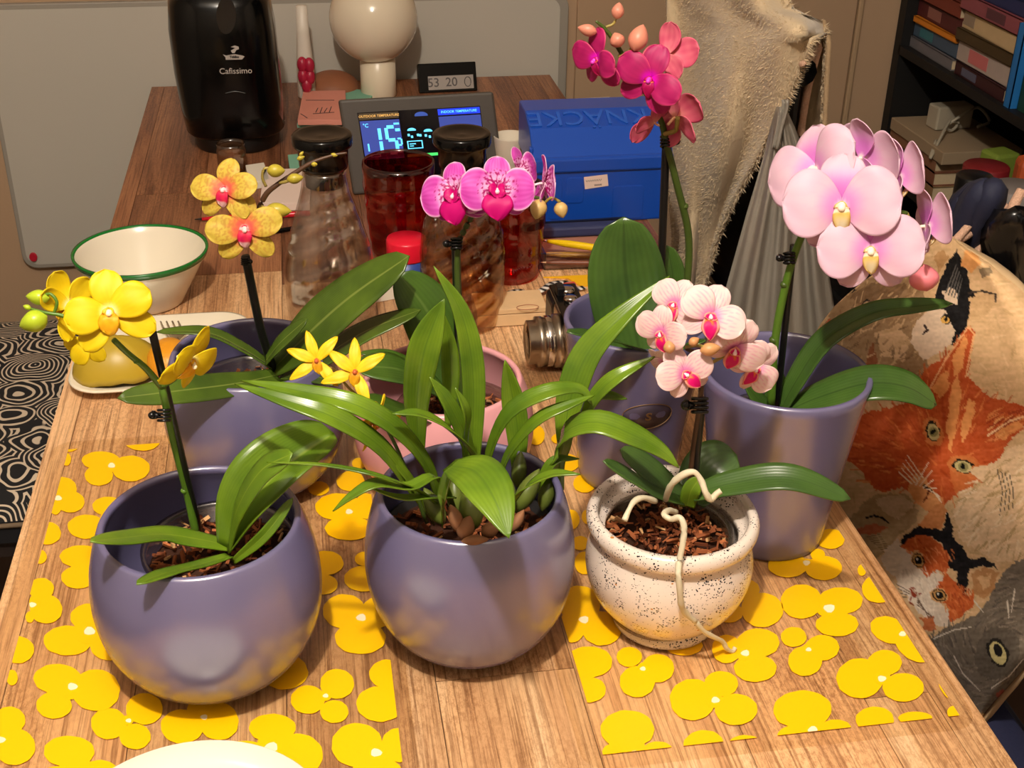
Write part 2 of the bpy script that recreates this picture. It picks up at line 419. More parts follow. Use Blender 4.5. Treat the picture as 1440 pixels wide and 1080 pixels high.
LM = [((157, 655, 5), [(142, 648, 27, 13), (184, 659, 27, 18), (139, 669, 20, 14), (158, 656, 12, 8)]),
      ((82, 701, 5), [(88, 688, 20, 17), (99, 706, 20, 15), (78, 714, 8, 10), (84, 700, 8, 8)]),
      (None, [(100, 629, 13, 6, -15)]), (None, [(93, 646, 7, 9)]), (None, [(153, 620, 20, 8)]), (None, [(200, 620, 25, 14)]),
      (None, [(152, 712, 22, 13), (122, 741, 27, 17), (155, 728, 14, 12)]), (None, [(66, 750, 20, 16)]), (None, [(56, 783, 10, 10)]),
      (None, [(115, 783, 31, 16), (110, 812, 24, 16), (132, 799, 14, 13)]),
      ((46, 851, 5), [(65, 857, 23, 20), (58, 828, 18, 15), (42, 868, 6, 8), (50, 848, 9, 12)]),
      ((126, 888, 8), [(95, 901, 34, 21), (125, 868, 26, 19), (152, 905, 26, 24), (124, 892, 18, 14)]),
      (None, [(25, 914, 23, 19)]), (None, [(17, 953, 8, 11)]),
      ((102, 966, 7), [(81, 955, 34, 21), (76, 992, 25, 19), (135, 971, 34, 29), (98, 970, 14, 14)]),
      ((2, 1041, 6), [(14, 1013, 22, 19), (20, 1050, 30, 26), (6, 1034, 12, 16)]),
      ((181, 1014, 4), [(153, 1018, 25, 22), (203, 997, 26, 22), (190, 1036, 22, 18), (180, 1013, 8, 7)]),
      (None, [(97, 1057, 36, 22), (140, 1085, 25, 16), (80, 1090, 20, 12), (105, 1074, 22, 12)]),
      ((287, 1009, 5), [(256, 1022, 30, 24), (308, 1015, 28, 26), (285, 1000, 22, 20)]),
      ((382, 1051, 9), [(383, 1024, 33, 20), (420, 1062, 34, 30), (345, 1060, 35, 18), (384, 1046, 22, 16)]),
      ((458, 979, 4), [(433, 984, 24, 20), (474, 962, 24, 21), (470, 1001, 20, 16), (458, 979, 8, 7)]),
      (None, [(545, 948, 26, 20), (535, 990, 34, 25), (550, 968, 12, 10)]),
      ((529, 1059, 8), [(502, 1048, 36, 31), (560, 1048, 24, 24), (530, 1085, 35, 20), (530, 1062, 16, 16)]),
      (None, [(400, 945, 33, 25)]),
      ((508, 869, 7), [(484, 860, 30, 24), (507, 897, 36, 23), (530, 862, 22, 22), (510, 872, 16, 12)]),
      (None, [(458, 792, 25, 17), (455, 822, 20, 14)]), (None, [(512, 786, 13, 10), (510, 814, 26, 18)]),
      ((491, 720, 5), [(476, 713, 33, 19), (515, 712, 16, 18), (490, 743, 33, 17), (496, 722, 18, 12)]),
      (None, [(493, 677, 20, 14), (505, 652, 10, 8)]), (None, [(448, 687, 15, 10)])]
RM = [(None, [(754, 612, 12, 14)]), (None, [(795, 651, 20, 13)]), (None, [(790, 617, 15, 8)]), (None, [(822, 680, 16, 13)]), (None, [(803, 731, 12, 14)]), (None, [(826, 727, 8, 10)]),
      (None, [(816, 764, 12, 10), (822, 792, 14, 16)]),
      ((821, 872, 7), [(815, 850, 29, 26), (846, 884, 28, 24), (805, 880, 18, 24), (822, 868, 12, 10)]),
      (None, [(828, 931, 33, 22), (828, 970, 24, 18), (820, 951, 12, 10)]),
      ((904, 941, 4), [(885, 924, 18, 14), (925, 940, 23, 20), (896, 959, 25, 22), (904, 940, 8, 8)]),
      (None, [(962, 908, 26, 14)]),
      ((1006, 985, 6), [(974, 984, 32, 29), (1014, 962, 24, 18), (1035, 998, 30, 22), (1004, 984, 12, 12)]),
      ((1048, 919, 6), [(1066, 904, 30, 20), (1062, 940, 30, 19), (1022, 913, 21, 20), (1046, 920, 10, 10)]),
      (None, [(1072, 858, 30, 24), (1050, 830, 18, 15), (1025, 862, 20, 14)]),
      ((1166, 856, 8), [(1127, 846, 29, 24), (1182, 845, 31, 19), (1177, 878, 30, 17), (1160, 857, 12, 10)]),
      ((1134, 792, 5), [(1108, 795, 28, 17), (1158, 799, 26, 17), (1150, 780, 10, 8), (1134, 794, 10, 8)]),
      (None, [(1168, 758, 20, 14)]), (None, [(1212, 802, 6, 8)]), (None, [(1236, 828, 24, 20)]),
      ((1137, 914, 4), [(1116, 896, 18, 14), (1156, 911, 24, 18), (1132, 930, 24, 21), (1136, 913, 8, 8)]),
      ((1240, 955, 6), [(1209, 954, 33, 28), (1244, 932, 24, 18), (1270, 967, 29, 20), (1240, 953, 12, 10)]),
      ((1269, 892, 5), [(1250, 886, 27, 18, 20), (1285, 912, 28, 16, 30), (1268, 895, 10, 8)]),
      ((1143, 1027, 7), [(1128, 998, 41, 27), (1115, 1035, 22, 14), (1175, 1025, 22, 13), (1140, 1022, 18, 12)]),
      (None, [(1230, 1012, 27, 18)]), (None, [(1287, 1010, 24, 9)]), (None, [(1330, 968, 7, 17, -30)]), (None, [(1341, 1002, 9, 9)]),
      ((891, 1062, 8), [(882, 1026, 38, 27), (925, 1057, 22, 14), (862, 1060, 16, 14), (888, 1052, 20, 14)]),
      (None, [(990, 1049, 29, 22)]), (None, [(1048, 1052, 27, 18)])]
placemat('clear placemat with yellow flowers under the two grey-purple pots beside the bench', -.268, .0405, .655, 1.195, LM)
placemat('clear placemat with yellow flowers under the speckled pot beside the cat-print bag', .192, .482, .690, 1.185, RM)

# ================================================================ POTS
m_pot = mat('satin_purple_ceramic', (104, 99, 136), .25, spec=.6, bump=(600, .02)); m_pot.node_tree.nodes['Principled BSDF'].inputs['IOR'].default_value = 2.0
m_pink = mat('satin_pink_ceramic', (226, 160, 165), .35, spec=.5)
GP = 'grey-purple ceramic flower pots'
def ceramic_pot(label, prof, X, Y, r, h, m, t=.006, group=GP):
    out = [(a * r, b * h) for a, b in prof]
    rr = out[-1][0]
    rim = [(rr - t * .25, h + .0022), (rr - t * .75, h + .0022)]
    inn = [(max(a - t, .004), max(b, t)) for a, b in reversed(out)]
    inn[0] = (rr - t, h - .001)
    V, F = lathe(out + rim + inn, X, Y, TZ + .0018, 72)
    o = mk('flower_pot', V, F, m, smooth=True)
    return tag(o, label, 'pot', group)
def smoothprof(P, n=26):
    Q = catmull([(a, b, 0) for a, b in P], n); return [(q.x, q.y) for q in Q]
RND = [(.40, 0)] + smoothprof([(.46, .004), (.62, .045), (.80, .15), (.94, .32), (1.0, .52), (.985, .72), (.93, .88), (.865, 1)])
TAP = [(.68, 0)] + smoothprof([(.70, .004), (.735, .12), (.79, .34), (.87, .6), (.945, .85), (1, 1)], 14)
POT = dict(a=(-.1006, .8374, .0896, .1418), b=(.1106, .8451, .0862, .1445), c=(-.067, 1.110, .0875, .143), d=(.304, 1.075, .071, .173), e=(.4124, .9557, .0761, .1731), f=(.2801, .8409, .0718, .1111), g=(.1156, 1.0783, .0885, .120))
ceramic_pot('round grey-purple ceramic pot holding the plain yellow orchid', RND, *POT['a'], m_pot)
ceramic_pot('round grey-purple ceramic pot holding the bushy strap-leaved orchid with yellow star flowers', RND, *POT['b'], m_pot)
ceramic_pot('round grey-purple ceramic pot holding the yellow orchid with red throats', RND, *POT['c'], m_pot)
p4o = ceramic_pot('tall tapered grey-purple pot with an oval S sticker, dark pink orchid inside', TAP, *POT['d'], m_pot)
ceramic_pot('tall tapered grey-purple pot holding the large pale pink orchid beside the cat-print bag', TAP, *POT['e'], m_pot)
ceramic_pot('round matte pink pot holding the spotted magenta orchid', RND, *POT['g'], m_pink, group=None)
# sticker on the tall pot
def on_cone(X, Y, ang, z, r0, prof, r, h):
    for (a0, b0), (a1, b1) in zip(prof[:-1], prof[1:]):
        if b0 * h <= z <= b1 * h:
            rr = r * (a0 + (a1 - a0) * (z - b0 * h) / max(1e-6, (b1 - b0) * h))
    return Vector((X + (rr + r0) * math.cos(ang), Y + (rr + r0) * math.sin(ang), TZ + .0018 + z))
X, Y, r, h = POT['d']
ca = math.atan2(-Y, -X) + .28; cz = .100; V = []
for k in range(28):
    a = 2 * math.pi * k / 28; V.append(on_cone(X, Y, ca + .40 * math.cos(a), cz + .0145 * math.sin(a), .0006, TAP, r, h))
V.append(on_cone(X, Y, ca, cz, .0009, TAP, r, h))
F = [(28, k, (k + 1) % 28) for k in range(28)]
root_p4 = p4o
def child_of_mesh(o, V): return [Vector(v) for v in V]
ORIGIN[p4o.name] = p4o.location.copy()
st = mk('sticker', V, F, mat('dark_sticker', (84, 74, 92), .2), p4o, solid=.0004)
st['label'] = 'oval sticker with a gold letter S'
ORIGIN[st.name] = p4o.location.copy()
ring = [on_cone(X, Y, ca + .40 * math.cos(2 * math.pi * k / 36), cz + .0145 * math.sin(2 * math.pi * k / 36), .0009, TAP, r, h) for k in range(37)]
mk('sticker_ring', *tube(ring, .00045, 5, 72), mat('sticker_gold', (140, 105, 70), .4), st)
c0 = on_cone(X, Y, ca, cz, .0018, TAP, r, h); tx = Vector((-math.sin(ca), math.cos(ca), 0))
mk('sticker_letter', *textmesh('S', .014, planeM(c0, tx, (math.cos(ca) * .3, math.sin(ca) * .3, 1)), .0002, .0003), MATS['sticker_gold'], st, smooth=False)

# speckled ceramic pot
def speckle():
    m = bpy.data.materials.new('speckled_glaze'); t = nt(m); b = t.nodes['Principled BSDF']; L = t.links.new
    tc = t.nodes.new('ShaderNodeTexCoord'); mp = t.nodes.new('ShaderNodeMapping'); mp.inputs['Scale'].default_value = (1, 1, 1.3); L(tc.outputs['Object'], mp.inputs[0])
    prev = None
    for sc, th, colr in ((400, .20, (34, 34, 46)), (230, .13, (20, 22, 35)), (60, .06, (190, 130, 70))):
        v = t.nodes.new('ShaderNodeTexVoronoi'); v.inputs['Scale'].default_value = sc; L(mp.outputs[0], v.inputs['Vector'])
        n = t.nodes.new('ShaderNodeTexNoise'); n.inputs['Scale'].default_value = 70 if sc > 100 else 25; L(tc.outputs['Object'], n.inputs['Vector'])
        mm = t.nodes.new('ShaderNodeMapRange'); mm.inputs[1].default_value = .30; mm.inputs[2].default_value = .62; mm.inputs[3].default_value = .03; mm.inputs[4].default_value = th * 1.6; L(n.outputs['Fac'], mm.inputs[0])
        lt = t.nodes.new('ShaderNodeMath'); lt.operation = 'LESS_THAN'; L(v.outputs['Distance'], lt.inputs[0]); L(mm.outputs[0], lt.inputs[1])
        mx = t.nodes.new('ShaderNodeMix'); mx.data_type = 'RGBA'; mx.inputs[6].default_value = (*lin((226, 212, 200)), 1)
        mx.inputs[7].default_value = (*lin(colr), 1); L(lt.outputs[0], mx.inputs[0])
        if prev: L(prev.outputs[2], mx.inputs[6])
        prev = mx
    L(prev.outputs[2], b.inputs['Base Color']); b.inputs['Roughness'].default_value = .16; b.inputs['Coat Weight'].default_value = .4
    MATS['speckle'] = m; return m
SPK = [(.60, 0), (.625, .012), (.63, .05), (.60, .075), (.595, .085)] + smoothprof([(.60, .09), (.72, .16), (.86, .28), (.95, .42), (.985, .55), (.975, .66), (.935, .76), (.90, .82)], 16) + [(.895, .85), (.905, .868), (.95, .875), (.985, .895), (1.0, .93), (1.0, .965), (.985, .99)]
ceramic_pot('cream ceramic pot with black speckles and a rolled rim, holding the small white-pink orchid', SPK, *POT['f'], speckle(), .009, None)
# ================================================================ PLANTS
def leafmat(name, base, dark, rib, rough=.28, vein=26, trans=.12):
    m = bpy.data.materials.new(name); t = nt(m); b = t.nodes['Principled BSDF']; L = t.links.new
    uv = t.nodes.new('ShaderNodeUVMap'); sx = t.nodes.new('ShaderNodeSeparateXYZ'); L(uv.outputs[0], sx.inputs[0])
    tc = t.nodes.new('ShaderNodeTexCoord')
    n = t.nodes.new('ShaderNodeTexNoise'); n.inputs['Scale'].default_value = 22; n.inputs['Detail'].default_value = 3; L(tc.outputs['Object'], n.inputs['Vector'])
    m0 = t.nodes.new('ShaderNodeMix'); m0.data_type = 'RGBA'; m0.inputs[6].default_value = (*lin(dark), 1); m0.inputs[7].default_value = (*lin(base), 1)
    mr0 = t.nodes.new('ShaderNodeMapRange'); mr0.inputs[1].default_value = .3; mr0.inputs[2].default_value = .65; L(n.outputs['Fac'], mr0.inputs[0]); L(mr0.outputs[0], m0.inputs[0])
    # parallel veins
    mu = t.nodes.new('ShaderNodeMath'); mu.operation = 'MULTIPLY'; mu.inputs[1].default_value = vein * 6.283; L(sx.outputs[0], mu.inputs[0])
    si = t.nodes.new('ShaderNodeMath'); si.operation = 'SINE'; L(mu.outputs[0], si.inputs[0])
    mrv = t.nodes.new('ShaderNodeMapRange'); mrv.inputs[1].default_value = -1; mrv.inputs[3].default_value = .94; mrv.inputs[4].default_value = 1.04; L(si.outputs[0], mrv.inputs[0])
    sc = t.nodes.new('ShaderNodeVectorMath'); sc.operation = 'SCALE'; L(m0.outputs[2], sc.inputs[0]); L(mrv.outputs[0], sc.inputs['Scale'])
    # midrib
    sb = t.nodes.new('ShaderNodeMath'); sb.operation = 'SUBTRACT'; sb.inputs[1].default_value = .5; L(sx.outputs[0], sb.inputs[0])
    ab = t.nodes.new('ShaderNodeMath'); ab.operation = 'ABSOLUTE'; L(sb.outputs[0], ab.inputs[0])
    mr = t.nodes.new('ShaderNodeMapRange'); mr.inputs[1].default_value = .012; mr.inputs[2].default_value = .035; mr.inputs[3].default_value = .55; mr.inputs[4].default_value = 0; L(ab.outputs[0], mr.inputs[0])
    m1 = t.nodes.new('ShaderNodeMix'); m1.data_type = 'RGBA'; m1.inputs[7].default_value = (*lin(rib), 1); L(sc.outputs[0], m1.inputs[6]); L(mr.outputs[0], m1.inputs[0])
    L(m1.outputs[2], b.inputs['Base Color'])
    b.inputs['Roughness'].default_value = rough; b.inputs['Specular IOR Level'].default_value = .55
    bp = t.nodes.new('ShaderNodeBump'); bp.inputs['Strength'].default_value = .05; bp.inputs['Distance'].default_value = .001; L(si.outputs[0], bp.inputs['Height']); L(bp.outputs[0], b.inputs['Normal'])
    out = t.nodes['Material Output']; tr = t.nodes.new('ShaderNodeBsdfTranslucent'); mx = t.nodes.new('ShaderNodeMixShader'); mx.inputs[0].default_value = trans
    L(m1.outputs[2], tr.inputs['Color']); L(b.outputs[0], mx.inputs[1]); L(tr.outputs[0], mx.inputs[2]); L(mx.outputs[0], out.inputs['Surface'])
    MATS[name] = m; return m
lf_yellow = leafmat('leaf_yellow_orchid', (112, 142, 30), (80, 112, 24), (140, 160, 50), .33)
lf_red = leafmat('leaf_red_throat_orchid', (84, 108, 32), (58, 80, 26), (136, 150, 70), .25)
lf_strap = leafmat('leaf_strap_orchid', (112, 142, 32), (76, 108, 24), (74, 104, 26), .26, 9)
lf_dark = leafmat('leaf_dark_orchid', (74, 104, 42), (54, 84, 34), (46, 68, 30), .22, 12)
lf_mini = leafmat('leaf_small_orchid', (74, 106, 42), (54, 82, 34), (54, 82, 36), .3, 10)
lf_mag = leafmat('leaf_magenta_orchid', (72, 104, 32), (52, 80, 26), (104, 130, 60), .3, 12)

def leafpt(q):
    return dep(q[0], q[1], q[2])
def leaf(par, pts, wpx, m, fold=.22, nh=(0, .55, .8), tip=.75, base=.45, n=22, wav=0.0, curl=0.0, blunt=.5, twist=0, name='leaf', droop=0):
    C = catmull([leafpt(q) for q in pts], n); V, F, UV = [], [], []; mcol = 8
    mid = C[n // 2]; w0 = wpx * mpp(mid) * .5
    N0 = (CR * nh[0] + CU * nh[1] - CF * nh[2]).normalized()
    for i, p in enumerate(C):
        t = i / n; T = (C[min(i + 1, n)] - C[max(i - 1, 0)]).normalized()
        S = T.cross(N0)
        if S.length < .15: S = T.cross(N0 + CR * .3)
        S.normalize(); N = S.cross(T).normalized()
        if twist:
            a = math.radians(twist) * t; S, N = S * math.cos(a) + N * math.sin(a), N * math.cos(a) - S * math.sin(a)
        # outline: narrow base, widest at 'tip' share, pointed end
        if t < tip: k = base + (1 - base) * math.sin(.5 * math.pi * t / tip)
        else:
            x = (t - tip) / (1 - tip); k = max(0.0, 1 - x ** (1 / max(.15, 1 - blunt))) if blunt < .5 else math.sqrt(max(0, 1 - x ** (2.2)))
            if blunt < .5: k = max(0, math.cos(.5 * math.pi * x)) ** (1.15 - blunt)
        w = w0 * max(k, .012)
        for j in range(mcol + 1):
            u = -1 + 2 * j / mcol
            hgt = fold * abs(u) * w - curl * u * u * w + wav * w * math.sin(t * 9 + 2 * u) * abs(u)
            V.append(p + S * (u * w) + N * hgt); UV.append((.5 + .5 * u, t))
    for i in range(n):
        for j in range(mcol):
            a = i * (mcol + 1) + j; F.append((a, a + 1, a + mcol + 2, a + mcol + 1))
    return mk(name, V, F, m, par, uvs=UV, solid=.0011)

# ---------------------------------------------------------------- orchid flowers
def petal_mesh(kind, part, ang, L, Wd, wide=.55, cup=.12, arch=.10, tilt=0, res=(14, 16), tip=.0, ruffle=.03, colf=None, z0=0, base=.12):
    nu, nv = res; V, F, C = [], [], []
    ca, sa = math.cos(math.radians(ang)), math.sin(math.radians(ang)); ct, stt = math.cos(math.radians(tilt)), math.sin(math.radians(tilt))
    for i in range(nv + 1):
        v = i / nv
        # outline: claw at the base, widest at 'wide', round or pointed end
        if v < wide: k = base + (1 - base) * math.sin(.5 * math.pi * v / wide) ** .8
        else:
            x = (v - wide) / (1 - wide); k = (1 - x ** 2.1) ** .5 if tip == 0 else (1 - tip) * (1 - x ** 2.1) ** .5 + tip * (1 - x ** 1.25)
        hw = Wd * .5 * max(k, .01)
        for j in range(nu + 1):
            u = -1 + 2 * j / nu
            x = L * v; y = u * hw
            z = z0 + arch * math.sin(v * math.pi * .9) - cup * v * v - .10 * (u * u) * hw + ruffle * math.sin(5 * u + 7 * v + ang) * v * abs(u)
            x2, z2 = x * ct - z * stt, x * stt + z * ct
            V.append((x2 * ca - y * sa, x2 * sa + y * ca, z2)); C.append(lin(colf(kind, part, u, v, x2 * ca - y * sa, x2 * sa + y * ca)))
    for i in range(nv):
        for j in range(nu):
            a = i * (nu + 1) + j; F.append((a, a + 1, a + nu + 2, a + nu + 1))
    return V, F, C
def nse(x, y, s, o=0): return noise.noise((x * s + o, y * s - o, o * 1.7))
def fcol(kind, part, u, v, x, y):
    d = math.hypot(x, y); vein = math.sin(u * 22 + 3 * nse(x, y, 3)) * .5 + .5
    if kind == 'yellow':
        c = mixc((230, 200, 14), (236, 210, 30), .5 + nse(x, y, 3))
        if part == 'lip': return mixc((236, 150, 10), (250, 200, 40), v + nse(x, y, 9) * .4)
        c = mixc(c, (222, 176, 14), .35 * vein * (1 - v)); return mixc((255, 246, 190), c, sstep(.10, .28, d))
    if kind == 'redthroat':
        c = mixc((216, 190, 74), (204, 176, 70), .5 + nse(x, y, 4))
        if part == 'lip': return mixc((232, 60, 70), (222, 30, 90), nse(x, y, 6) + v) if v < .85 else (240, 190, 190)
        sp = sstep(.05, .35, nse(x * 1.0, y, 15, 3) + .25 - d * .25)
        c = mixc(c, (186, 128, 50), .55 * sp * (1 - sstep(.6, 1.0, d))); c = mixc((238, 96, 84), c, sstep(.12, .50, d + .12 * nse(x, y, 9)))
        return mixc((250, 196, 196), c, sstep(.05, .17, d))
    if kind == 'magenta':
        if part == 'lip': return mixc((204, 0, 116), (160, 0, 92), sstep(.3, 0, v))
        c = mixc((204, 60, 172), (222, 96, 200), .5 + nse(x, y, 3) + .25 * math.sin(u * 26))
        edge = max(sstep(.84, 1.0, abs(u)) if v > .2 else 0, sstep(.93, 1, v)); c = mixc(c, (255, 222, 236), edge * .9)
        c = mixc((246, 190, 232), c, sstep(.30, .62, d + .1 * nse(x, y, 6)))
        sp = sstep(.22, .32, nse(x, y, 19, 2) + .38 * (1 - sstep(.16, .52, d)) - .06); c = mixc(c, (172, 0, 104), sp * (1 - sstep(.52, .60, d)))
        st = sstep(.45, .9, math.sin(u * 14 + 1)) * (1 - sstep(.22, .42, d)); return mixc(c, (168, 0, 100), st * .9)
    if kind == 'darkpink':
        if part == 'lip': return mixc((150, 0, 90), (186, 10, 80), v) if v > .3 else (240, 150, 40)
        c = mixc((160, 14, 88), (180, 30, 100), .5 + nse(x, y, 4) + .25 * math.sin(u * 20)); c = mixc(c, (236, 104, 130), sstep(.9, 1, max(abs(u), v)) * .6)
        return mixc((214, 0, 190), c, sstep(.10, .32, d))
    if kind == 'pinkback':
        c = mixc((206, 80, 112), (220, 112, 130), .5 + nse(x, y, 4) + .25 * math.sin(u * 12)); return mixc((240, 170, 150), c, sstep(0, .35, d))
    if kind == 'pale':
        if part == 'lip': return mixc((206, 110, 110), (250, 232, 205), sstep(.15, .4, v)) if v < .45 else mixc((232, 190, 90), (250, 236, 200), sstep(.45, .8, v) * (1 - abs(u) ** 3))
        c = mixc((230, 190, 212), (238, 204, 220), .5 + nse(x, y, 3)); c = mixc(c, (236, 176, 206), .35 * sstep(.6, 1, math.sin(u * 18 + 2 * nse(x, y, 5))) * (1 - v))
        if part == 'dorsal': c = mixc((226, 130, 216), c, sstep(.25, .80, d))
        else: c = mixc((230, 150, 218), c, sstep(.12, .50, d))
        return mixc((252, 236, 240), c, sstep(.06, .14, d))
    if kind == 'mini':
        if part == 'lip': return mixc((244, 160, 40), (222, 10, 112), sstep(.28, .5, v + .2 * nse(x, y, 9))) if abs(u) < .75 else (248, 170, 150)
        c = mixc((238, 206, 204), (244, 218, 214), .5 + nse(x, y, 3)); ve = sstep(.55, .95, math.sin(u * 24 + 2 * nse(x, y, 4))) * (1 - sstep(.55, .95, v)); c = mixc(c, (226, 130, 170), ve * .45)
        return mixc((232, 130, 196), c, sstep(.08, .42, d))
    if kind == 'star':
        if part == 'lip': return mixc((200, 110, 30), (250, 200, 30), v)
        return mixc((236, 196, 20), (250, 216, 40), .5 + nse(x, y, 4) + .2 * math.sin(u * 9))
m_petal = {k: vmat('petal_' + k, .48, .3, tr, bump=(260, .06)) for k, tr in (('yellow', .25), ('redthroat', .18), ('magenta', .2), ('darkpink', .15), ('pinkback', .15), ('pale', .25), ('mini', .25), ('star', .25))}
SPEC = {  # part, angle, length, width, wide, cup, arch, tilt
    'yellow': [('sepal', 97, 1.0, .76, .60, .1, .1, 4), ('sepal', 238, 1.02, .62, .60, .12, .08, 2), ('sepal', 340, 1.08, .66, .60, .12, .08, 2), ('petal', 190, 1.0, .88, .60, .05, .14, 8), ('petal', 30, 1.04, .82, .62, .05, .14, 8)],
    'redthroat': [('sepal', 93, .92, .66, .55, .1, .1, 4), ('sepal', 232, .92, .58, .55, .15, .08, 0), ('sepal', 318, .95, .56, .55, .15, .08, 0), ('petal', 184, 1.0, .76, .56, .05, .12, 8), ('petal', 20, 1.0, .76, .56, .05, .12, 8)],
    'magenta': [('dorsal', 90, .90, .72, .58, .08, .1, 4), ('sepal', 216, .90, .62, .55, .12, .06, -6), ('sepal', 324, .90, .62, .55, .12, .06, -6), ('petal', 178, 1.02, 1.14, .55, .04, .14, 8), ('petal', 2, 1.02, 1.14, .55, .04, .14, 8)],
    'darkpink': [('dorsal', 80, .92, .72, .56, .1, .1, 0), ('sepal', 205, .92, .62, .55, .15, .08, -4), ('sepal', 297, .95, .64, .55, .15, .08, -4), ('petal', 150, 1.0, .84, .55, .05, .14, 8), ('petal', 335, 1.0, .80, .55, .05, .14, 10)],
    'pale': [('dorsal', 88, .92, .80, .60, .08, .12, 2), ('sepal', 228, .90, .62, .58, .15, .05, -10), ('sepal', 312, .90, .62, .58, .15, .05, -10), ('petal', 174, 1.04, 1.22, .56, .04, .15, 8), ('petal', 6, 1.04, 1.22, .56, .04, .15, 8)],
    'mini': [('dorsal', 75, .95, .76, .58, .1, .12, 2), ('sepal', 205, .85, .58, .55, .15, .08, -4), ('sepal', 295, .9, .6, .55, .15, .08, -4), ('petal', 135, 1.0, 1.0, .56, .05, .14, 8), ('petal', 345, 1.0, .98, .56, .05, .14, 8)],
    'star': [('sepal', 100, 1.0, .34, .5, .1, .1, 8, .5), ('sepal', 205, 1.0, .36, .5, .1, .1, 4, .5), ('sepal', 300, 1.0, .36, .5, .1, .1, 4, .5), ('petal', 150, .98, .36, .5, .1, .1, 8, .5), ('petal', 40, .98, .36, .5, .1, .1, 8, .5)]}
SPEC['pinkback'] = SPEC['darkpink']
COLUMN = {'yellow': (252, 240, 200), 'redthroat': (250, 206, 206), 'magenta': (250, 214, 226), 'darkpink': (236, 60, 200), 'pinkback': (240, 190, 150), 'pale': (252, 240, 214), 'mini': (250, 222, 226), 'star': (190, 90, 50)}
FCACHE = {}
def flower_meshes(kind):
    if kind in FCACHE: return FCACHE[kind]
    out = []; res = (34, 34) if kind in ('magenta', 'redthroat') else ((26, 18) if kind in ('mini', 'pale') else (14, 16))
    def add(nm, V, F, C):
        me = bpy.data.meshes.new(nm); me.from_pydata(V, [], F); ca = me.color_attributes.new('Col', 'FLOAT_COLOR', 'POINT')
        ca.data.foreach_set('color', np.array([(*c, 1) for c in C], dtype=np.float32).ravel())
        me.materials.append(m_petal[kind]); me.polygons.foreach_set('use_smooth', [True] * len(F)); out.append((nm, me))
    for s in SPEC[kind]:
        tp = s[8] if len(s) > 8 else 0
        z0 = {'petal': .05, 'sepal': -.02, 'dorsal': -.02}[s[0]]
        V, F, C = petal_mesh(kind, s[0], s[1], s[2], s[3], s[4], s[5], s[6], s[7], res, tp, .03, fcol, z0)
        add('petal' if s[0] == 'petal' else 'sepal', V, F, C)
    # lip: middle lobe hanging forward plus two side lobes curling up round the column
    L = {'yellow': (.50, .46), 'redthroat': (.46, .36), 'magenta': (.82, .84), 'darkpink': (.46, .34), 'pinkback': (.3, .2), 'pale': (.44, .30), 'mini': (.66, .50), 'star': (.38, .30)}[kind]
    V, F, C = petal_mesh(kind, 'lip', 270, L[0], L[1], .62, .26, .16, 24, (12, 14), .55 if kind in ('magenta', 'darkpink', 'mini') else .1, .05, fcol, .06, .20)
    for sg in (-1, 1):
        v, f, c = petal_mesh(kind, 'lip', 270 + sg * 72, L[0] * .48, L[1] * .50, .6, .05, .10, 56, (8, 8), 0, .04, fcol, .02, .35)
        k = len(V); V += v; F += [tuple(i + k for i in q) for q in f]; C += c
    add('lip', V, F, C)
    cv, cf = join(ball((0, -.01, .14), .080, 10, 8, (1, 1, 1.5)), ball((0, -.05, .25), .066, 10, 8), tube([Vector((0, 0, 0)), Vector((0, .0, -.12)), Vector((0, -.05, -.30))], .04, 6, 6))
    cc = bpy.data.meshes.new('flower'); cc.from_pydata([tuple(v) for v in cv], [], cf); cc.polygons.foreach_set('use_smooth', [True] * len(cf))
    cc.materials.append(mat('column_' + kind, COLUMN[kind], .45)); FCACHE[kind] = (cc, out); return FCACHE[kind]
def flower(par, kind, px, py, Y, R, yaw=0, pitch=0, roll=0, squash=1, skip=()):
    o = dep(px, py, Y); n = (CAM - o).normalized(); r = CU.cross(n).normalized(); u = n.cross(r)
    M3 = Matrix((r, u, n)).transposed()
    Rt = M3 @ Matrix.Rotation(math.radians(yaw), 3, 'Y') @ Matrix.Rotation(math.radians(-pitch), 3, 'X') @ Matrix.Rotation(math.radians(roll), 3, 'Z')
    s = R * mpp(o); col, parts = flower_meshes(kind)
    f = bpy.data.objects.new('flower', col); COL.objects.link(f); f.parent = par
    f.matrix_local = Matrix.Translation(o - ORIGIN[par.name]) @ Rt.to_4x4() @ Matrix.Diagonal((s, s * squash, s, 1))
    for i, (nm, me) in enumerate(parts):
        if i in skip: continue
        c = bpy.data.objects.new(nm, me); COL.objects.link(c); c.parent = f
        sd = c.modifiers.new('thick', 'SOLIDIFY'); sd.thickness = .02; sd.offset = 0
    return o, f
def bud(par, px, py, Y, lpx, wpx, ang, m, back=None):
    """closed bud: egg with a pointed end, direction ang (degrees in the picture plane)"""
    o = dep(px, py, Y); s = mpp(o); d = (CR * math.cos(math.radians(ang)) + CU * math.sin(math.radians(ang))).normalized(); e = (-CF - d * (-CF).dot(d)).normalized(); g = d.cross(e)
    V, F = [], []; n = 12; sg = 12
    for i in range(n + 1):
        t = i / n; rr = math.sin(math.pi * t ** .85) ** .75 * wpx * s * .5 if 0 < t < 1 else .0001
        for k in range(sg):
            a = 2 * math.pi * k / sg; q = 1 + .05 * math.cos(3 * a)
            V.append(o + d * ((t - .5) * lpx * s) + e * (rr * q * math.cos(a)) + g * (rr * q * math.sin(a)))
    for i in range(n):
        for k in range(sg):
            k2 = (k + 1) % sg; F.append((i * sg + k, i * sg + k2, (i + 1) * sg + k2, (i + 1) * sg + k))
    return mk('bud', V, F, m, par)
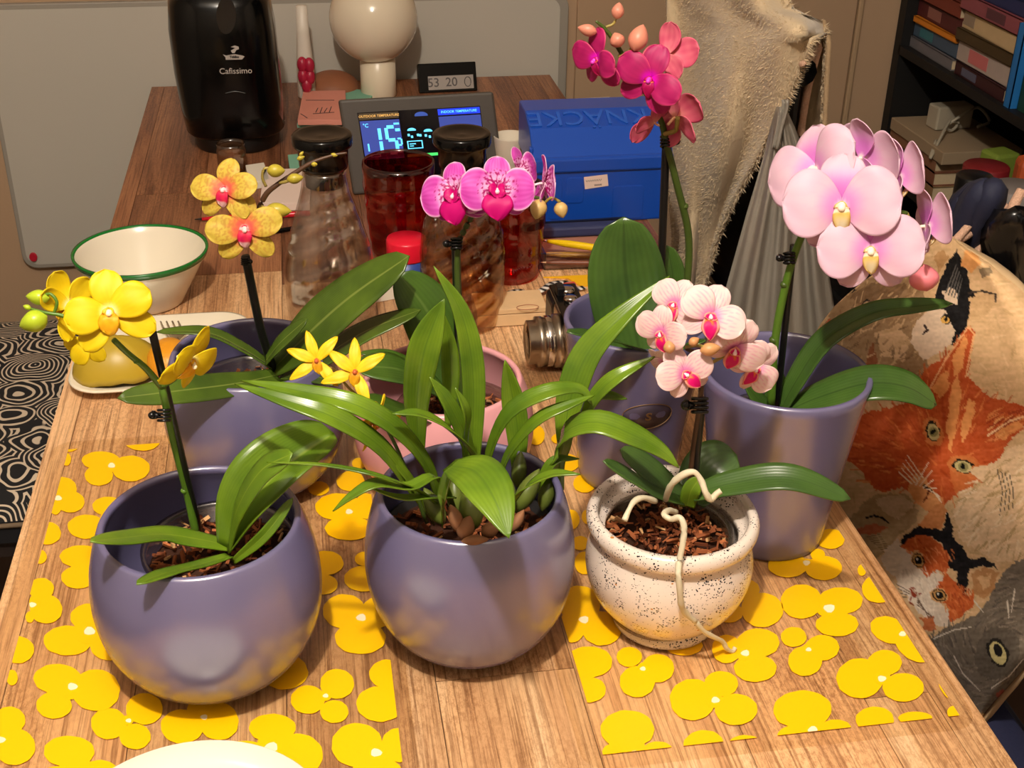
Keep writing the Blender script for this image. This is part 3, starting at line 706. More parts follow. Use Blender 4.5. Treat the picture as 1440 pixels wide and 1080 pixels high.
def stem(par, pts, rpx, m, name='stem', seg=8):
    P = [leafpt(q) for q in pts]; s = mpp(P[0]); r = [x * s for x in rpx] if isinstance(rpx, (list, tuple)) else rpx * s
    return mk(name, *tube(P, r, seg), m, par)
def node(par, px, py, Y, rpx, m):
    o = dep(px, py, Y); return mk('stem_node', *ball(o, rpx * mpp(o), 8, 6, (1, 1, .8)), m, par)
m_clip = mat('black_clip_plastic', (12, 12, 14), .25)
m_stake = mat('black_stake', (14, 13, 14), .35)
def clipobj(par, px, py, Y, s=1.0, side=-1):
    o = dep(px, py, Y); k = mpp(o) * s; parts = []
    for i in range(4):
        c = o + CU * ((i - 1.5) * 4.4 * k); parts.append(tube([c + (CR * math.cos(a) - CF * math.sin(a)) * (7.5 * k) for a in [2 * math.pi * j / 10 for j in range(11)]], 2.0 * k, 5, 20))
    parts.append(tube([o + CR * (side * 5 * k), o + CR * (side * 12 * k), o + CR * (side * 17 * k) + CU * (2 * k)], [3.2 * k, 4.5 * k, 6.2 * k, 5.0 * k], 8, 8))
    parts.append(ball(o + CR * (side * 15 * k) - CF * (3 * k), 5.0 * k, 8, 6))
    mk('stem_clip', *join(*parts), m_clip, par)
m_bark = vmat('bark_chips', .8, .2)
def bark(par, X, Y, z, r, n=240, red=0, seed=1, hole=None):
    """loose bark: many small chips heaped on a disc"""
    rnd = random.Random(seed); V, F, C = [], [], []
    seg = 28
    for ring_, rr in enumerate((.001, .5, .85, 1.0)):
        for k in range(seg):
            a = 2 * math.pi * k / seg; V.append(Vector((X + r * rr * math.cos(a), Y + r * rr * math.sin(a), TZ + z - .004 + .005 * (1 - rr) + .003 * noise.noise((k * .7, ring_, seed))))); C.append(lin((58, 32, 20)))
    for i in range(3):
        for k in range(seg):
            k2 = (k + 1) % seg; F.append((i * seg + k, (i + 1) * seg + k, (i + 1) * seg + k2, i * seg + k2))
    for i in range(n):
        a = rnd.random() * 6.283; q = math.sqrt(rnd.random()) * .97 * r
        c = Vector((X + q * math.cos(a), Y + q * math.sin(a), TZ + z + rnd.random() * .004 + .003 * (1 - q / r)))
        L = rnd.uniform(.004, .012); w = rnd.uniform(.0012, .0035); M = Matrix.Rotation(rnd.random() * 6.3, 4, 'Z') @ Matrix.Rotation(rnd.uniform(-.7, .7), 4, 'Y') @ Matrix.Rotation(rnd.random() * 3, 4, 'X')
        b = rnd.random(); cc = lin(mixc((92, 46, 26), (176, 104, 62), b) if rnd.random() < .85 else (206, 160, 110)); k0 = len(V)
        bv, bf = box((0, 0, 0), (L, w, w * .6))
        for v in bv: V.append(c + M @ Vector(v)); C.append(cc)
        F += [tuple(x + k0 for x in f) for f in bf]
    o = mk('bark_mulch', V, F, m_bark, par, smooth=False, cols=C); o['kind'] = 'stuff'; return o
m_clearpot = glassmat('clear_nursery_plastic', (214, 208, 200), edge=.4, rough=.12, base=.08)
def nursery(par, X, Y, z0, z1, r0, r1):
    prof = [(r0, z0), (r1 - .001, z1 - .004), (r1 + .0025, z1 - .0035), (r1 + .0025, z1), (r1 - .0015, z1), (r1 - .002, z1 - .005), (r0 - .001, z0 + .002)]
    V, F = lathe(prof, X, Y, TZ, 48); o = mk('nursery_pot', V, F, m_clearpot, par); return o
def orchid(label, key, group='potted orchids', zb=.012):
    X, Y, r, h = POT[key]; return thing('orchid', label, 'orchid', (X, Y, TZ + zb), group)
m_stem = mat('green_stem', (84, 120, 34), .4, var=(40, .15)); m_stemd = mat('dark_green_stem', (66, 84, 30), .4, var=(40, .2)); m_stemb = mat('brown_stem', (74, 48, 30), .45, var=(50, .2))
m_stemo = mat('olive_stem', (150, 132, 62), .45, var=(40, .15))

# ---------------- plain yellow orchid
X, Y, r, h = POT['a']
o1 = orchid('plain yellow moth orchid with pale green buds tied to a black stake', 'a')
nursery(o1, X + .012, Y + .005, .012, .118, .045, .058); bark(o1, X + .012, Y + .005, .104, .056, 230, seed=3)
leaf(o1, [(322, 768, .835), (285, 760, .83), (230, 752, .82), (175, 757, .79), (127, 762, .765)], 42, lf_yellow, .05, (0, .75, .65), .62, .5, wav=.05)
leaf(o1, [(320, 770, .832), (348, 712, .835), (388, 668, .845), (430, 636, .86), (470, 610, .875)], 92, lf_yellow, .75, (-.25, .30, .9), .48, .28, wav=.05)
leaf(o1, [(322, 772, .828), (335, 715, .815), (368, 662, .808), (412, 638, .800)], 44, lf_yellow, .10, (-.55, .35, .7), .6, .35, curl=.2)
leaf(o1, [(322, 782, .82), (280, 795, .80), (235, 806, .77), (192, 822, .745)], 30, lf_yellow, .12, (0, .9, .4), .6, .6)
leaf(o1, [(328, 790, .82), (372, 752, .815), (412, 700, .825)], 18, lf_yellow, .3, (.3, .2, .9), .5, .5)
stem(o1, [(276, 752, .845), (262, 690, .84), (244, 620, .83), (228, 545, .815)], [6.0, 5.2, 5, 4.8], m_stem)
stem(o1, [(228, 545, .815), (205, 518, .81), (180, 497, .805), (160, 478, .80)], [5, 4.5, 4, 4], m_stem)
stem(o1, [(228, 543, .815), (248, 530, .808), (256, 512, .803), (268, 498, .80)], [4.4, 3.6, 3.0, 3.4], m_stem)
node(o1, 229, 540, .814, 6, m_stem); node(o1, 259, 690, .839, 5.5, m_stem); node(o1, 192, 508, .807, 5, m_stem)
stem(o1, [(282, 755, .85), (214, 466, .812)], 5.2, m_stake, 'stake')
clipobj(o1, 231, 584, .815, 1.1, -1)
flower(o1, 'yellow', 154, 440, .79, 62, -4, 6, 0)
flower(o1, 'yellow', 98, 430, .84, 50, -142, 6, 35)
flower(o1, 'yellow', 122, 480, .835, 36, -30, -20, 210, skip=(5,))
flower(o1, 'yellow', 264, 507, .795, 56, 62, -28, -22)
mb_g = mat('bud_green', (166, 186, 40), .35, var=(30, .12))
for a in ((53, 418, .83, 34, 22, 175), (47, 452, .825, 42, 32, 200), (38, 432, .83, 12, 8, 160)): bud(o1, *a, mb_g)
stem(o1, [(110, 455, .82), (88, 444, .825), (66, 440, .826), (42, 434, .83)], [3.4, 3, 2.4, 2], m_stem, 'bud_stem')
stem(o1, [(76, 441, .826), (80, 425, .826), (72, 414, .828), (64, 414, .829)], [2.2, 2.4, 2.2, 2.2], m_stem, 'bud_stem')

# ---------------- strap-leaved orchid with star flowers
X, Y, r, h = POT['b']
o2 = orchid('bushy strap-leaved orchid with small yellow star-shaped flowers', 'b')
bark(o2, X, Y, .100, .070, 320, seed=5)
mk('inner_pot', *lathe([(.055, .012), (.072, .105), (.074, .105), (.057, .012)], X, Y, TZ, 40), mat('black_inner_pot', (20, 18, 20), .5), o2)
S = lambda pts, w, **k: leaf(o2, pts, w, lf_strap, **{**dict(fold=.25, tip=.5, base=.30, blunt=.3), **k})
S([(618, 705, .85), (600, 655, .835), (560, 606, .82), (500, 570, .815), (420, 550, .83), (338, 535, .85)], 34)
S([(610, 735, .85), (580, 690, .83), (535, 630, .81), (470, 588, .80), (400, 563, .81), (330, 540, .83)], 34)
S([(640, 720, .84), (615, 672, .81), (575, 686, .79), (530, 681, .78), (495, 698, .775), (468, 719, .772)], 25, nh=(0, .8, .5))
S([(630, 725, .84), (595, 695, .80), (540, 672, .78), (460, 655, .79), (375, 650, .80)], 13, nh=(0, .9, .3))
S([(622, 738, .80), (622, 700, .785), (634, 656, .775)], 17, tip=.7, base=.6, blunt=.6)
S([(632, 655, .775), (668, 664, .745), (695, 702, .715), (716, 757, .688)], 74, tip=.42, base=.35, fold=.05, nh=(.1, .5, .85))
S([(712, 722, .82), (738, 688, .80), (775, 668, .79), (816, 667, .78)], 22, nh=(0, .8, .5))
S([(684, 690, .87), (690, 635, .86), (718, 580, .85), (770, 552, .845), (815, 548, .85), (833, 570, .848)], 30, nh=(-.2, .6, .7))
S([(700, 690, .86), (715, 640, .85), (755, 592, .84), (800, 570, .84), (836, 556, .845)], 22, nh=(-.2, .6, .7))
S([(770, 700, .86), (778, 648, .855), (798, 606, .84), (840, 594, .83), (890, 612, .82), (930, 634, .815), (955, 658, .81)], 44, tip=.55, nh=(.1, .65, .75), fold=.10)
S([(792, 640, .88), (800, 570, .89), (825, 500, .90), (875, 445, .905), (942, 388, .915)], 44, tip=.42, nh=(-.1, .4, .9))
S([(818, 590, .86), (838, 558, .855), (868, 530, .85), (922, 501, .855)], 27, tip=.5, nh=(0, .6, .8))
S([(820, 560, .862), (850, 556, .858), (882, 561, .855)], 16)
S([(660, 700, .87), (664, 620, .875), (664, 520, .88), (648, 440, .885), (610, 374, .89)], 34, tip=.5, nh=(.25, .1, .95), fold=.35)
S([(590, 640, .885), (586, 570, .88), (594, 505, .875), (608, 460, .875), (625, 420, .875)], 46, tip=.55, nh=(0, .1, 1), fold=.3)
S([(630, 600, .90), (634, 540, .905), (632, 490, .905), (624, 440, .905)], 26, nh=(0, .1, 1))
S([(668, 660, .87), (650, 610, .865), (628, 565, .86), (604, 530, .86)], 28, nh=(.2, .5, .8))
S([(688, 690, .86), (664, 640, .84), (630, 604, .825), (590, 583, .815), (551, 582, .81)], 28, nh=(0, .8, .6))
S([(728, 680, .89), (728, 610, .90), (720, 555, .905), (710, 506, .905)], 34, tip=.5, nh=(-.1, .2, .95))
S([(655, 680, .865), (652, 620, .85), (655, 580, .84), (640, 545, .84)], 22, nh=(.5, .4, .7))
S([(790, 690, .87), (786, 650, .865), (795, 618, .865), (805, 590, .87)], 22, nh=(.4, .3, .8))
S([(745, 705, .85), (765, 668, .85), (782, 647, .85), (815, 645, .85)], 16)
S([(640, 700, .83), (600, 700, .80), (560, 700, .79), (520, 686, .785)], 16, nh=(0, .8, .5))
S([(700, 700, .83), (690, 660, .80), (672, 640, .79)], 22, nh=(0, .6, .8))
S([(600, 730, .85), (585, 690, .83), (560, 655, .82), (545, 640, .82)], 16)
m_bulb = mat('pseudobulb', (92, 104, 40), .4, var=(60, .35)); m_husk = mat('papery_husk', (132, 88, 56), .7, var=(80, .3))
for (px, py, yy, l, w, a) in ((662, 715, .80, 62, 34, 100), (712, 705, .815, 66, 30, 80), (742, 690, .84, 70, 28, 62), (610, 712, .82, 60, 26, 118), (640, 695, .85, 60, 26, 95), (770, 690, .86, 60, 24, 75), (690, 690, .87, 60, 26, 88), (730, 660, .88, 52, 22, 84)):
    b = bud(o2, px, py, yy, l, w, a, m_bulb); b.name = 'pseudobulb'
for (px, py, yy, l, w, a) in ((655, 742, .785, 36, 26, 70), (690, 745, .785, 30, 22, 30), (640, 728, .79, 40, 20, 110), (728, 732, .80, 36, 16, 60), (668, 760, .775, 40, 16, 5)):
    b = bud(o2, px, py, yy, l, w, a, m_husk); b.name = 'husk'
stem(o2, [(600, 735, .83), (575, 670, .83), (548, 610, .84), (520, 570, .845), (505, 535, .85)], [3, 2.6, 2.4, 2.2], m_stemd)
stem(o2, [(520, 570, .845), (490, 545, .85), (470, 520, .855), (452, 512, .858)], [2.2, 2, 2, 2], m_stemo)
flower(o2, 'star', 446, 508, .85, 46, -8, 10, 10)
flower(o2, 'star', 500, 524, .84, 50, -4, 12, -8)
flower(o2, 'star', 522, 594, .84, 44, 70, -20, -20)
flower(o2, 'star', 545, 590, .86, 34, 20, -60, 30)

# ---------------- yellow orchid with red throats
X, Y, r, h = POT['c']
o3 = orchid('yellow moth orchid with red-flushed throats and a long row of olive buds', 'c')
nursery(o3, X, Y, .012, .112, .048, .060); bark(o3, X, Y, .098, .058, 220, seed=8)
leaf(o3, [(384, 520, 1.11), (425, 478, 1.10), (490, 420, 1.09), (576, 360, 1.08)], 82, lf_red, .06, (0, .55, .85), .52, .35, wav=.03)
leaf(o3, [(374, 508, 1.10), (395, 482, 1.09), (432, 449, 1.085)], 28, lf_red, .1, (-.1, .6, .8), .5, .7)
leaf(o3, [(392, 535, 1.10), (445, 508, 1.09), (515, 466, 1.09), (592, 436, 1.09)], 56, lf_red, .05, (.1, .75, .5), .5, .5)
leaf(o3, [(388, 528, 1.09), (330, 540, 1.05), (250, 550, 1.02), (165, 560, 1.00)], 44, lf_red, .06, (0, .40, .92), .5, .6)
leaf(o3, [(382, 516, 1.11), (340, 490, 1.11), (290, 468, 1.11), (220, 467, 1.11)], 30, lf_red, .2, (.35, .75, .4), .45, .6)
leaf(o3, [(400, 530, 1.10), (440, 530, 1.07), (480, 540, 1.05)], 34, lf_red, .1, (0, .8, .5), .5, .6)
stem(o3, [(386, 525, 1.11), (366, 460, 1.105), (345, 360, 1.10)], 6.0, m_stake, 'stake')
stem(o3, [(352, 330, 1.10), (362, 300, 1.10), (373, 275, 1.10), (388, 261, 1.10), (415, 243, 1.10), (440, 228, 1.10), (470, 218, 1.10), (488, 215, 1.10)], [4, 4, 4, 3.6, 3.4, 3, 2, 1.6], m_stemb)
mb_o = mat('bud_olive', (176, 160, 52), .4, var=(40, .15))
for a in ((388, 240, 1.095, 26, 19, 0), (415, 251, 1.095, 24, 15, 8), (391, 296, 1.095, 38, 22, -4), (423, 222, 1.10, 12, 7, 20), (442, 231, 1.095, 9, 7, 0), (470, 218, 1.1, 10, 6, -10), (424, 216, 1.1, 8, 5, 50)): bud(o3, *a, mb_o)
stem(o3, [(374, 262, 1.098), (369, 250, 1.097), (371, 238, 1.096), (378, 236, 1.096)], [2.2, 2, 2, 2], m_stemo, 'bud_stem')
stem(o3, [(365, 290, 1.099), (372, 292, 1.097), (380, 296, 1.096)], 2.4, m_stemo, 'bud_stem')
stem(o3, [(393, 257, 1.099), (400, 256, 1.097), (406, 254, 1.096)], 2.4, m_stemo, 'bud_stem')
flower(o3, 'redthroat', 344, 322, 1.075, 55, 0, 2, 0)
flower(o3, 'redthroat', 318, 268, 1.09, 50, -22, 10, -8)
clipobj(o3, 344, 368, 1.095, .6, 1)

# ---------------- spotted magenta orchid in the pink pot
X, Y, r, h = POT['g']
o7 = orchid('spotted magenta moth orchid with pale edged petals in front of the ribbed carafe', 'g')
nursery(o7, X + .012, Y, .012, .088, .045, .058); bark(o7, X + .012, Y, .076, .057, 260, seed=12)
leaf(o7, [(640, 575, 1.08), (632, 510, 1.10), (602, 440, 1.11), (560, 384, 1.12)], 84, lf_mag, .08, (-.1, .45, .9), .5, .4)
leaf(o7, [(648, 580, 1.07), (610, 545, 1.05), (560, 520, 1.03), (498, 516, 1.02)], 72, lf_mag, .06, (0, .7, .7), .5, .4)
leaf(o7, [(645, 590, 1.06), (610, 590, 1.03), (560, 575, 1.00), (515, 560, .985)], 52, lf_mag, .08, (0, .7, .6), .5, .5)
leaf(o7, [(640, 570, 1.07), (600, 525, 1.07), (555, 500, 1.06), (505, 497, 1.05)], 24, lf_mag, .1, (0, .8, .6), .5, .5)
stem(o7, [(648, 590, 1.085), (645, 480, 1.09), (641, 345, 1.09)], 6, m_stake, 'stake')
stem(o7, [(650, 590, 1.08), (647, 480, 1.083), (643, 360, 1.083), (655, 320, 1.08), (672, 295, 1.08), (700, 275, 1.085), (735, 275, 1.085), (765, 280, 1.085)], [5, 4.5, 4, 4, 3.5, 3, 2.6, 2.2], m_stemd)
clipobj(o7, 642, 343, 1.08, 1.0, -1)
flower(o7, 'magenta', 699, 268, 1.05, 53, 2, 4, 0)
flower(o7, 'magenta', 642, 275, 1.07, 52, -28, 4, 6)
flower(o7, 'magenta', 764, 258, 1.09, 44, 100, 0, 0, skip=(5,))
flower(o7, 'magenta', 730, 240, 1.10, 38, 60, 10, 10, skip=(3, 5))
mb_t = mat('bud_tan', (206, 172, 108), .45, var=(40, .15))
for a in ((757, 294, 1.07, 30, 24, 255), (789, 295, 1.07, 24, 20, 285)): bud(o7, *a, mb_t)
stem(o7, [(766, 285, 1.075), (776, 278, 1.072), (788, 284, 1.071)], 2, m_stemo, 'bud_stem')

# ---------------- dark pink orchid
X, Y, r, h = POT['d']
o4 = orchid('dark pink moth orchid on a tall stake in front of the blue box', 'd')
nursery(o4, X, Y, .012, .13, .04, .055); bark(o4, X, Y, .115, .054, 160, seed=15)
leaf(o4, [(905, 520, 1.06), (893, 460, 1.075), (880, 385, 1.085), (877, 305, 1.09)], 112, lf_dark, .10, (0, .1, 1), .55, .55, blunt=.6)
leaf(o4, [(925, 500, 1.08), (935, 440, 1.10), (946, 395, 1.105), (938, 345, 1.11)], 38, lf_dark, .15, (.2, .1, .95), .6, .6, blunt=.6)
leaf(o4, [(915, 508, 1.05), (888, 488, 1.0), (845, 474, .97), (797, 467, .95)], 42, lf_dark, .1, (0, .8, .5), .5, .6)
leaf(o4, [(915, 512, 1.05), (945, 494, 1.0), (992, 480, .97)], 40, lf_dark, .1, (0, .8, .5), .5, .6)
stem(o4, [(927, 500, 1.085), (931, 350, 1.085), (937, 195, 1.085)], 5.5, m_stake, 'stake')
stem(o4, [(955, 470, 1.08), (966, 400, 1.085), (968, 330, 1.085), (952, 260, 1.08), (938, 205, 1.075), (925, 160, 1.07), (880, 85, 1.06), (862, 55, 1.06), (848, 38, 1.06), (838, 30, 1.06)], [5.5, 5.5, 5.2, 4.8, 4.5, 4, 3.2, 2.8, 2.2, 1.6], m_stemd)
node(o4, 962, 290, 1.083, 6.5, m_stemd)
clipobj(o4, 937, 199, 1.075, 1.0, 1)
flower(o4, 'darkpink', 915, 112, 1.04, 54, -14, 2, -6)
flower(o4, 'darkpink', 842, 84, 1.055, 48, -48, -4, 12)
flower(o4, 'pinkback', 936, 78, 1.075, 50, 148, -8, 20, skip=(5,))
flower(o4, 'pinkback', 950, 165, 1.06, 54, 128, 28, 14, skip=(5,))
flower(o4, 'pinkback', 920, 172, 1.065, 42, -140, 30, 150, skip=(5, 0))
mb_p = mat('bud_pink_brown', (206, 130, 108), .45, var=(40, .2))
for a in ((869, 15, 1.06, 24, 18, 80), (826, 42, 1.06, 28, 17, 165), (868, 56, 1.055, 22, 22, 110), (898, 53, 1.05, 40, 28, 70)): bud(o4, *a, mb_p)
stem(o4, [(852, 38, 1.06), (862, 34, 1.06), (868, 24, 1.06)], 2, m_stemo, 'bud_stem')
stem(o4, [(870, 80, 1.06), (884, 74, 1.055), (895, 58, 1.05)], 3, m_stemo, 'bud_stem')
stem(o4, [(935, 188, 1.07), (950, 183, 1.055), (953, 165, 1.05)], 3.4, m_stemo, 'bud_stem')

# ---------------- large pale pink orchid
X, Y, r, h = POT['e']
o5 = orchid('large pale pink moth orchid beside the cat-print bag', 'e')
nursery(o5, X, Y, .012, .12, .042, .056); bark(o5, X, Y, .106, .055, 180, seed=18)
leaf(o5, [(1098, 578, .955), (1118, 540, .955), (1160, 480, .955), (1225, 442, .955), (1285, 432, .95), (1340, 427, .945)], 42, lf_dark, .22, (-.25, .65, .6), .42, .55)
leaf(o5, [(1104, 580, .95), (1150, 560, .94), (1220, 540, .925), (1275, 545, .915), (1317, 570, .91)], 62, lf_dark, .10, (0, .6, .8), .55, .4)
leaf(o5, [(1092, 578, .96), (1090, 545, .97), (1078, 505, .975)], 34, lf_dark, .2, (0, .3, .9), .5, .7)
leaf(o5, [(1085, 578, .955), (1068, 565, .955), (1048, 540, .955)], 26, lf_dark, .2, (0, .5, .8), .5, .7)
stem(o5, [(1092, 575, .96), (1104, 460, .955), (1116, 345, .95)], 5, m_stake, 'stake')
stem(o5, [(1084, 572, .955), (1090, 480, .95), (1105, 400, .945), (1124, 340, .94), (1142, 310, .935), (1170, 290, .935), (1220, 290, .93), (1275, 300, .93)], [6, 6, 5.5, 5, 4.5, 4, 3.4, 3], m_stem)
node(o5, 1103, 400, .945, 6.5, m_stemd); node(o5, 1088, 478, .95, 7, m_stemd)
clipobj(o5, 1110, 363, .94, 1.0, -1)
flower(o5, 'pale', 1184, 290, .905, 80, -2, 4, 0)
flower(o5, 'pale', 1224, 352, .885, 72, 2, 2, 0)
flower(o5, 'pale', 1150, 240, .95, 74, -38, 12, 20, skip=(5,))
flower(o5, 'pale', 1212, 222, .955, 62, 128, 14, 12, skip=(5,))
flower(o5, 'pale', 1262, 250, .93, 62, 112, 4, -14)
flower(o5, 'pale', 1302, 318, .92, 60, 112, 4, -10)
bud(o5, 1300, 390, .92, 40, 42, 100, mat('bud_rose', (232, 130, 140), .45, var=(30, .08)))
stem(o5, [(1275, 300, .93), (1290, 345, .928), (1296, 375, .922)], [3, 2.6, 2.4], m_stemo, 'bud_stem')

# ---------------- small white-pink orchid with aerial roots
X, Y, r, h = POT['f']
o6 = orchid('small white-pink striped moth orchid with pale aerial roots over the speckled pot', 'f')
nursery(o6, X - .006, Y - .002, .012, .098, .042, .0545); bark(o6, X - .006, Y - .002, .086, .053, 330, seed=21)
leaf(o6, [(975, 695, .845), (1030, 680, .835), (1110, 672, .82), (1196, 702, .805)], 44, lf_mini, .14, (0, .55, .85), .55, .55)
leaf(o6, [(972, 705, .86), (985, 680, .87), (1005, 655, .875), (1036, 640, .88)], 78, lf_mini, .05, (.1, .4, .9), .58, .5, blunt=.6)
leaf(o6, [(958, 705, .845), (920, 692, .835), (885, 670, .825), (848, 648, .82)], 32, lf_mini, .15, (0, .7, .7), .5, .6)
leaf(o6, [(962, 700, .86), (935, 680, .86), (905, 655, .86), (872, 632, .86)], 44, lf_mini, .12, (0, .6, .8), .5, .6)
leaf(o6, [(966, 712, .845), (972, 690, .84), (985, 672, .84)], 26, lf_yellow, .2, (0, .3, .9), .5, .8)
stem(o6, [(975, 715, .85), (980, 640, .845), (988, 560, .84)], 5.5, m_stake, 'stake')
stem(o6, [(968, 712, .85), (974, 640, .845), (984, 570, .84), (986, 530, .84), (980, 500, .84), (965, 490, .84)], [4.5, 4.2, 4, 3.6, 3.2, 3], m_stemb)
stem(o6, [(984, 520, .84), (1010, 505, .84), (1035, 495, .84)], [3, 2.6, 2.4], m_stemo, 'bud_stem')
clipobj(o6, 984, 570, .83, 1.4, -1)
m_root = mat('aerial_root', (206, 196, 168), .55, var=(60, .2))
R_ = lambda pts, rp: mk('aerial_root', *tube([dep(*q) for q in pts], rp * mpp(dep(*pts[0])), 8, len(pts) * 5, wob=.25), m_root, o6)
R_([(936, 702, .83), (944, 682, .815), (960, 668, .81), (976, 664, .808), (986, 676, .805), (992, 692, .80), (999, 702, .80), (1008, 694, .80), (1014, 690, .80)], 4.6)
R_([(950, 720, .81), (940, 718, .80), (934, 724, .79), (944, 730, .785), (956, 728, .78), (962, 742, .775), (960, 765, .77), (955, 790, .766), (954, 808, .757), (956, 830, .755), (958, 850, .757), (964, 862, .762), (978, 874, .765)] , 4.4)
R_([(978, 874, .765), (990, 888, .768), (1004, 896, .775), (1016, 902, .783), (1022, 912, .785), (1030, 916, .788), (1034, 910, .79)], 3.6)
R_([(922, 705, .825), (905, 700, .815), (892, 705, .81), (884, 718, .805), (878, 732, .80)], 4.0)
flower(o6, 'mini', 999, 446, .815, 51, 4, 8, -4)
flower(o6, 'mini', 950, 430, .85, 42, -20, 10, -10)
flower(o6, 'mini', 932, 468, .82, 42, -28, -12, 8)
flower(o6, 'mini', 962, 525, .805, 44, 16, -8, 50)
flower(o6, 'mini', 1032, 488, .82, 50, 12, -34, -12)
flower(o6, 'mini', 1060, 515, .835, 44, 28, -24, -30)
flower(o6, 'mini', 936, 506, .85, 30, -50, -50, 60)
mb_c = mat('bud_cream', (196, 142, 92), .45, var=(40, .15))
for a in ((999, 491, .80, 30, 19, 10), (976, 480, .81, 17, 13, 30), (941, 488, .805, 19, 17, 100)): bud(o6, *a, mb_c)
stem(o6, [(965, 488, .84), (980, 486, .82), (990, 488, .80)], 2.4, m_stemo, 'bud_stem')
# ================================================================ THINGS ON THE TABLE
m_black = mat('gloss_black_plastic', (6, 6, 6), .16, spec=.3); m_matblack = mat('soft_black_plastic', (16, 15, 15), .38)
m_white = mat('white_porcelain', (238, 232, 214), .18, coat=.3)
m_steel = mat('brushed_steel', (190, 180, 165), .28, metal=1); m_chrome = mat('chrome', (210, 205, 200), .12, metal=1)

# front plate
pl = at(276, 1046, .02)
V, F = lathe([(.001, .004), (.055, .0035), (.058, 0), (.062, .003), (.075, .008), (.098, .0195), (.100, .021), (.0985, .0225), (.074, .012), (.06, .0075), (.001, .007)], pl.x, pl.y - .1, TZ + .0018, 72)
tag(mk('plate', V, F, m_white), 'round white plate at the front edge of the table, cut by the picture', 'plate')

# enamel bowl with green rim
bw = thing('bowl', 'cream bowl with a dark green rim beside the square plate', 'bowl', (-.2177, 1.556, TZ))
P = [(.044, 0), (.047, .002)] + smoothprof([(.049, .006), (.060, .026), (.073, .050), (.0830, .070)], 8)
mk('bowl_body', *lathe(P + [(.0835, .0715), (.0815, .0715)] + [(a - .003, max(b, .005)) for a, b in reversed(P)], -.2177, 1.556, TZ + .0002, 64), mat('cream_enamel', (226, 216, 196), .2, coat=.3), bw)
mk('rim_band', *lathe([(.0805, .0655), (.0826, .0655), (.0846, .0715), (.0846, .0732), (.0812, .0732), (.0790, .0655), (.0805, .0655)], -.2177, 1.556, TZ, 64, None, False), mat('green_enamel', (20, 110, 40), .25), bw)

# square plate with fork and fruit
def rdish(cx, cy, s, r, h):
    V, F = [], []; rings = [(.60, 0), (.62, .001), (.80, .006), (1.0, h), (1.0, h + .002), (.97, h + .002), (.80, .009), (.62, .0055), (.3, .005)]
    for k, z in rings:
        P = rrect(-s * k, s * k, -s * .95 * k, s * .95 * k, r * k, 8)
        V += [(cx + x, cy + y, TZ + z) for x, y in P]
    n = 36
    for i in range(len(rings) - 1):
        for k in range(n): F.append((i * n + k, i * n + (k + 1) % n, (i + 1) * n + (k + 1) % n, (i + 1) * n + k))
    F.append(tuple(reversed(range(n)))); F.append(tuple(range((len(rings) - 1) * n, len(rings) * n))); return V, F
tag(mk('square_plate', *rdish(-.184, 1.386, .100, .04, .013), mat('cream_porcelain', (232, 222, 200), .2, coat=.3)), 'rounded square cream plate with fruit peel beside the enamel bowl', 'plate')
fk = thing('fork', 'steel table fork lying on the square plate', 'fork', at(245, 470, .014))
for i in range(4):
    a = at(226 + i * 8.2, 452.5 - i * 0.2, .016); b = at(231 + i * 8.4, 464, .0165)
    mk('tine', *tube([a, b], .0012, 6, 4), m_steel, fk)
a, b, c, d = at(243, 464, .0165), at(262, 464, .0165), at(262, 476, .015), at(250, 478, .015)
mk('fork_head', *slab([at(229, 463, .015), at(259, 463, .015), at(262, 472, .015), at(252, 480, .015), at(240, 476, .015)], (0, 0, .002)), m_steel, fk, smooth=False)
mk('fork_handle', *tube([at(249, 477, .016), at(258, 500, .0165), at(268, 520, .0175)], [.003, .0022, .004], 8), m_steel, fk)
# fruit peel: hollow shells
def shell(c, rx, ry, rz, cut, m, m2, name, rot, par):
    V, F, C = [], [], []; n, sg = 10, 26
    for side, k in ((0, 1.0), (1, .9)):
        for i in range(n + 1):
            a = math.pi * .5 * i / n
            for j in range(sg):
                b = 2 * math.pi * j / sg; e = 1 + .05 * noise.noise((math.cos(b) * 2, math.sin(b) * 2, 3)) * math.cos(a) * 2
                V.append(Vector((rx * k * math.cos(a) * math.cos(b) * e, ry * k * math.cos(a) * math.sin(b) * e, rz * k * math.sin(a) + (.006 * noise.noise((b * 3, 1, 4)) * math.cos(a)))))
    for side in (0, 1):
        o = side * (n + 1) * sg
        for i in range(n):
            for j in range(sg):
                q = (o + i * sg + j, o + i * sg + (j + 1) % sg, o + (i + 1) * sg + (j + 1) % sg, o + (i + 1) * sg + j); F.append(q if not side else tuple(reversed(q)))
    o = (n + 1) * sg
    for j in range(sg): F.append((j, o + j, o + (j + 1) % sg, (j + 1) % sg))
    M = Matrix.Translation(c) @ rot
    return mk(name, [M @ v for v in V], F, m, par)
fr = thing('fruit_peel', 'hollow yellow fruit peel lying on the square plate', 'fruit peel', at(170, 525, .014))
m_peel = mat('yellow_peel', (180, 152, 40), .4, var=(25, .12))
shell(at(166, 526, .010), .050, .036, .046, 0, m_peel, None, 'peel', Matrix.Rotation(.1, 4, 'Z') @ Matrix.Rotation(-.12, 4, 'X'), fr)
fo = tag(mk('fruit_wedge', *ball(at(238, 506, .03), .026, 16, 10, (.95, 1.3, .9)), mat('orange_flesh', (226, 150, 30), .35, var=(60, .15), bump=(300, .3))), 'orange piece of fruit on the square plate', 'fruit')

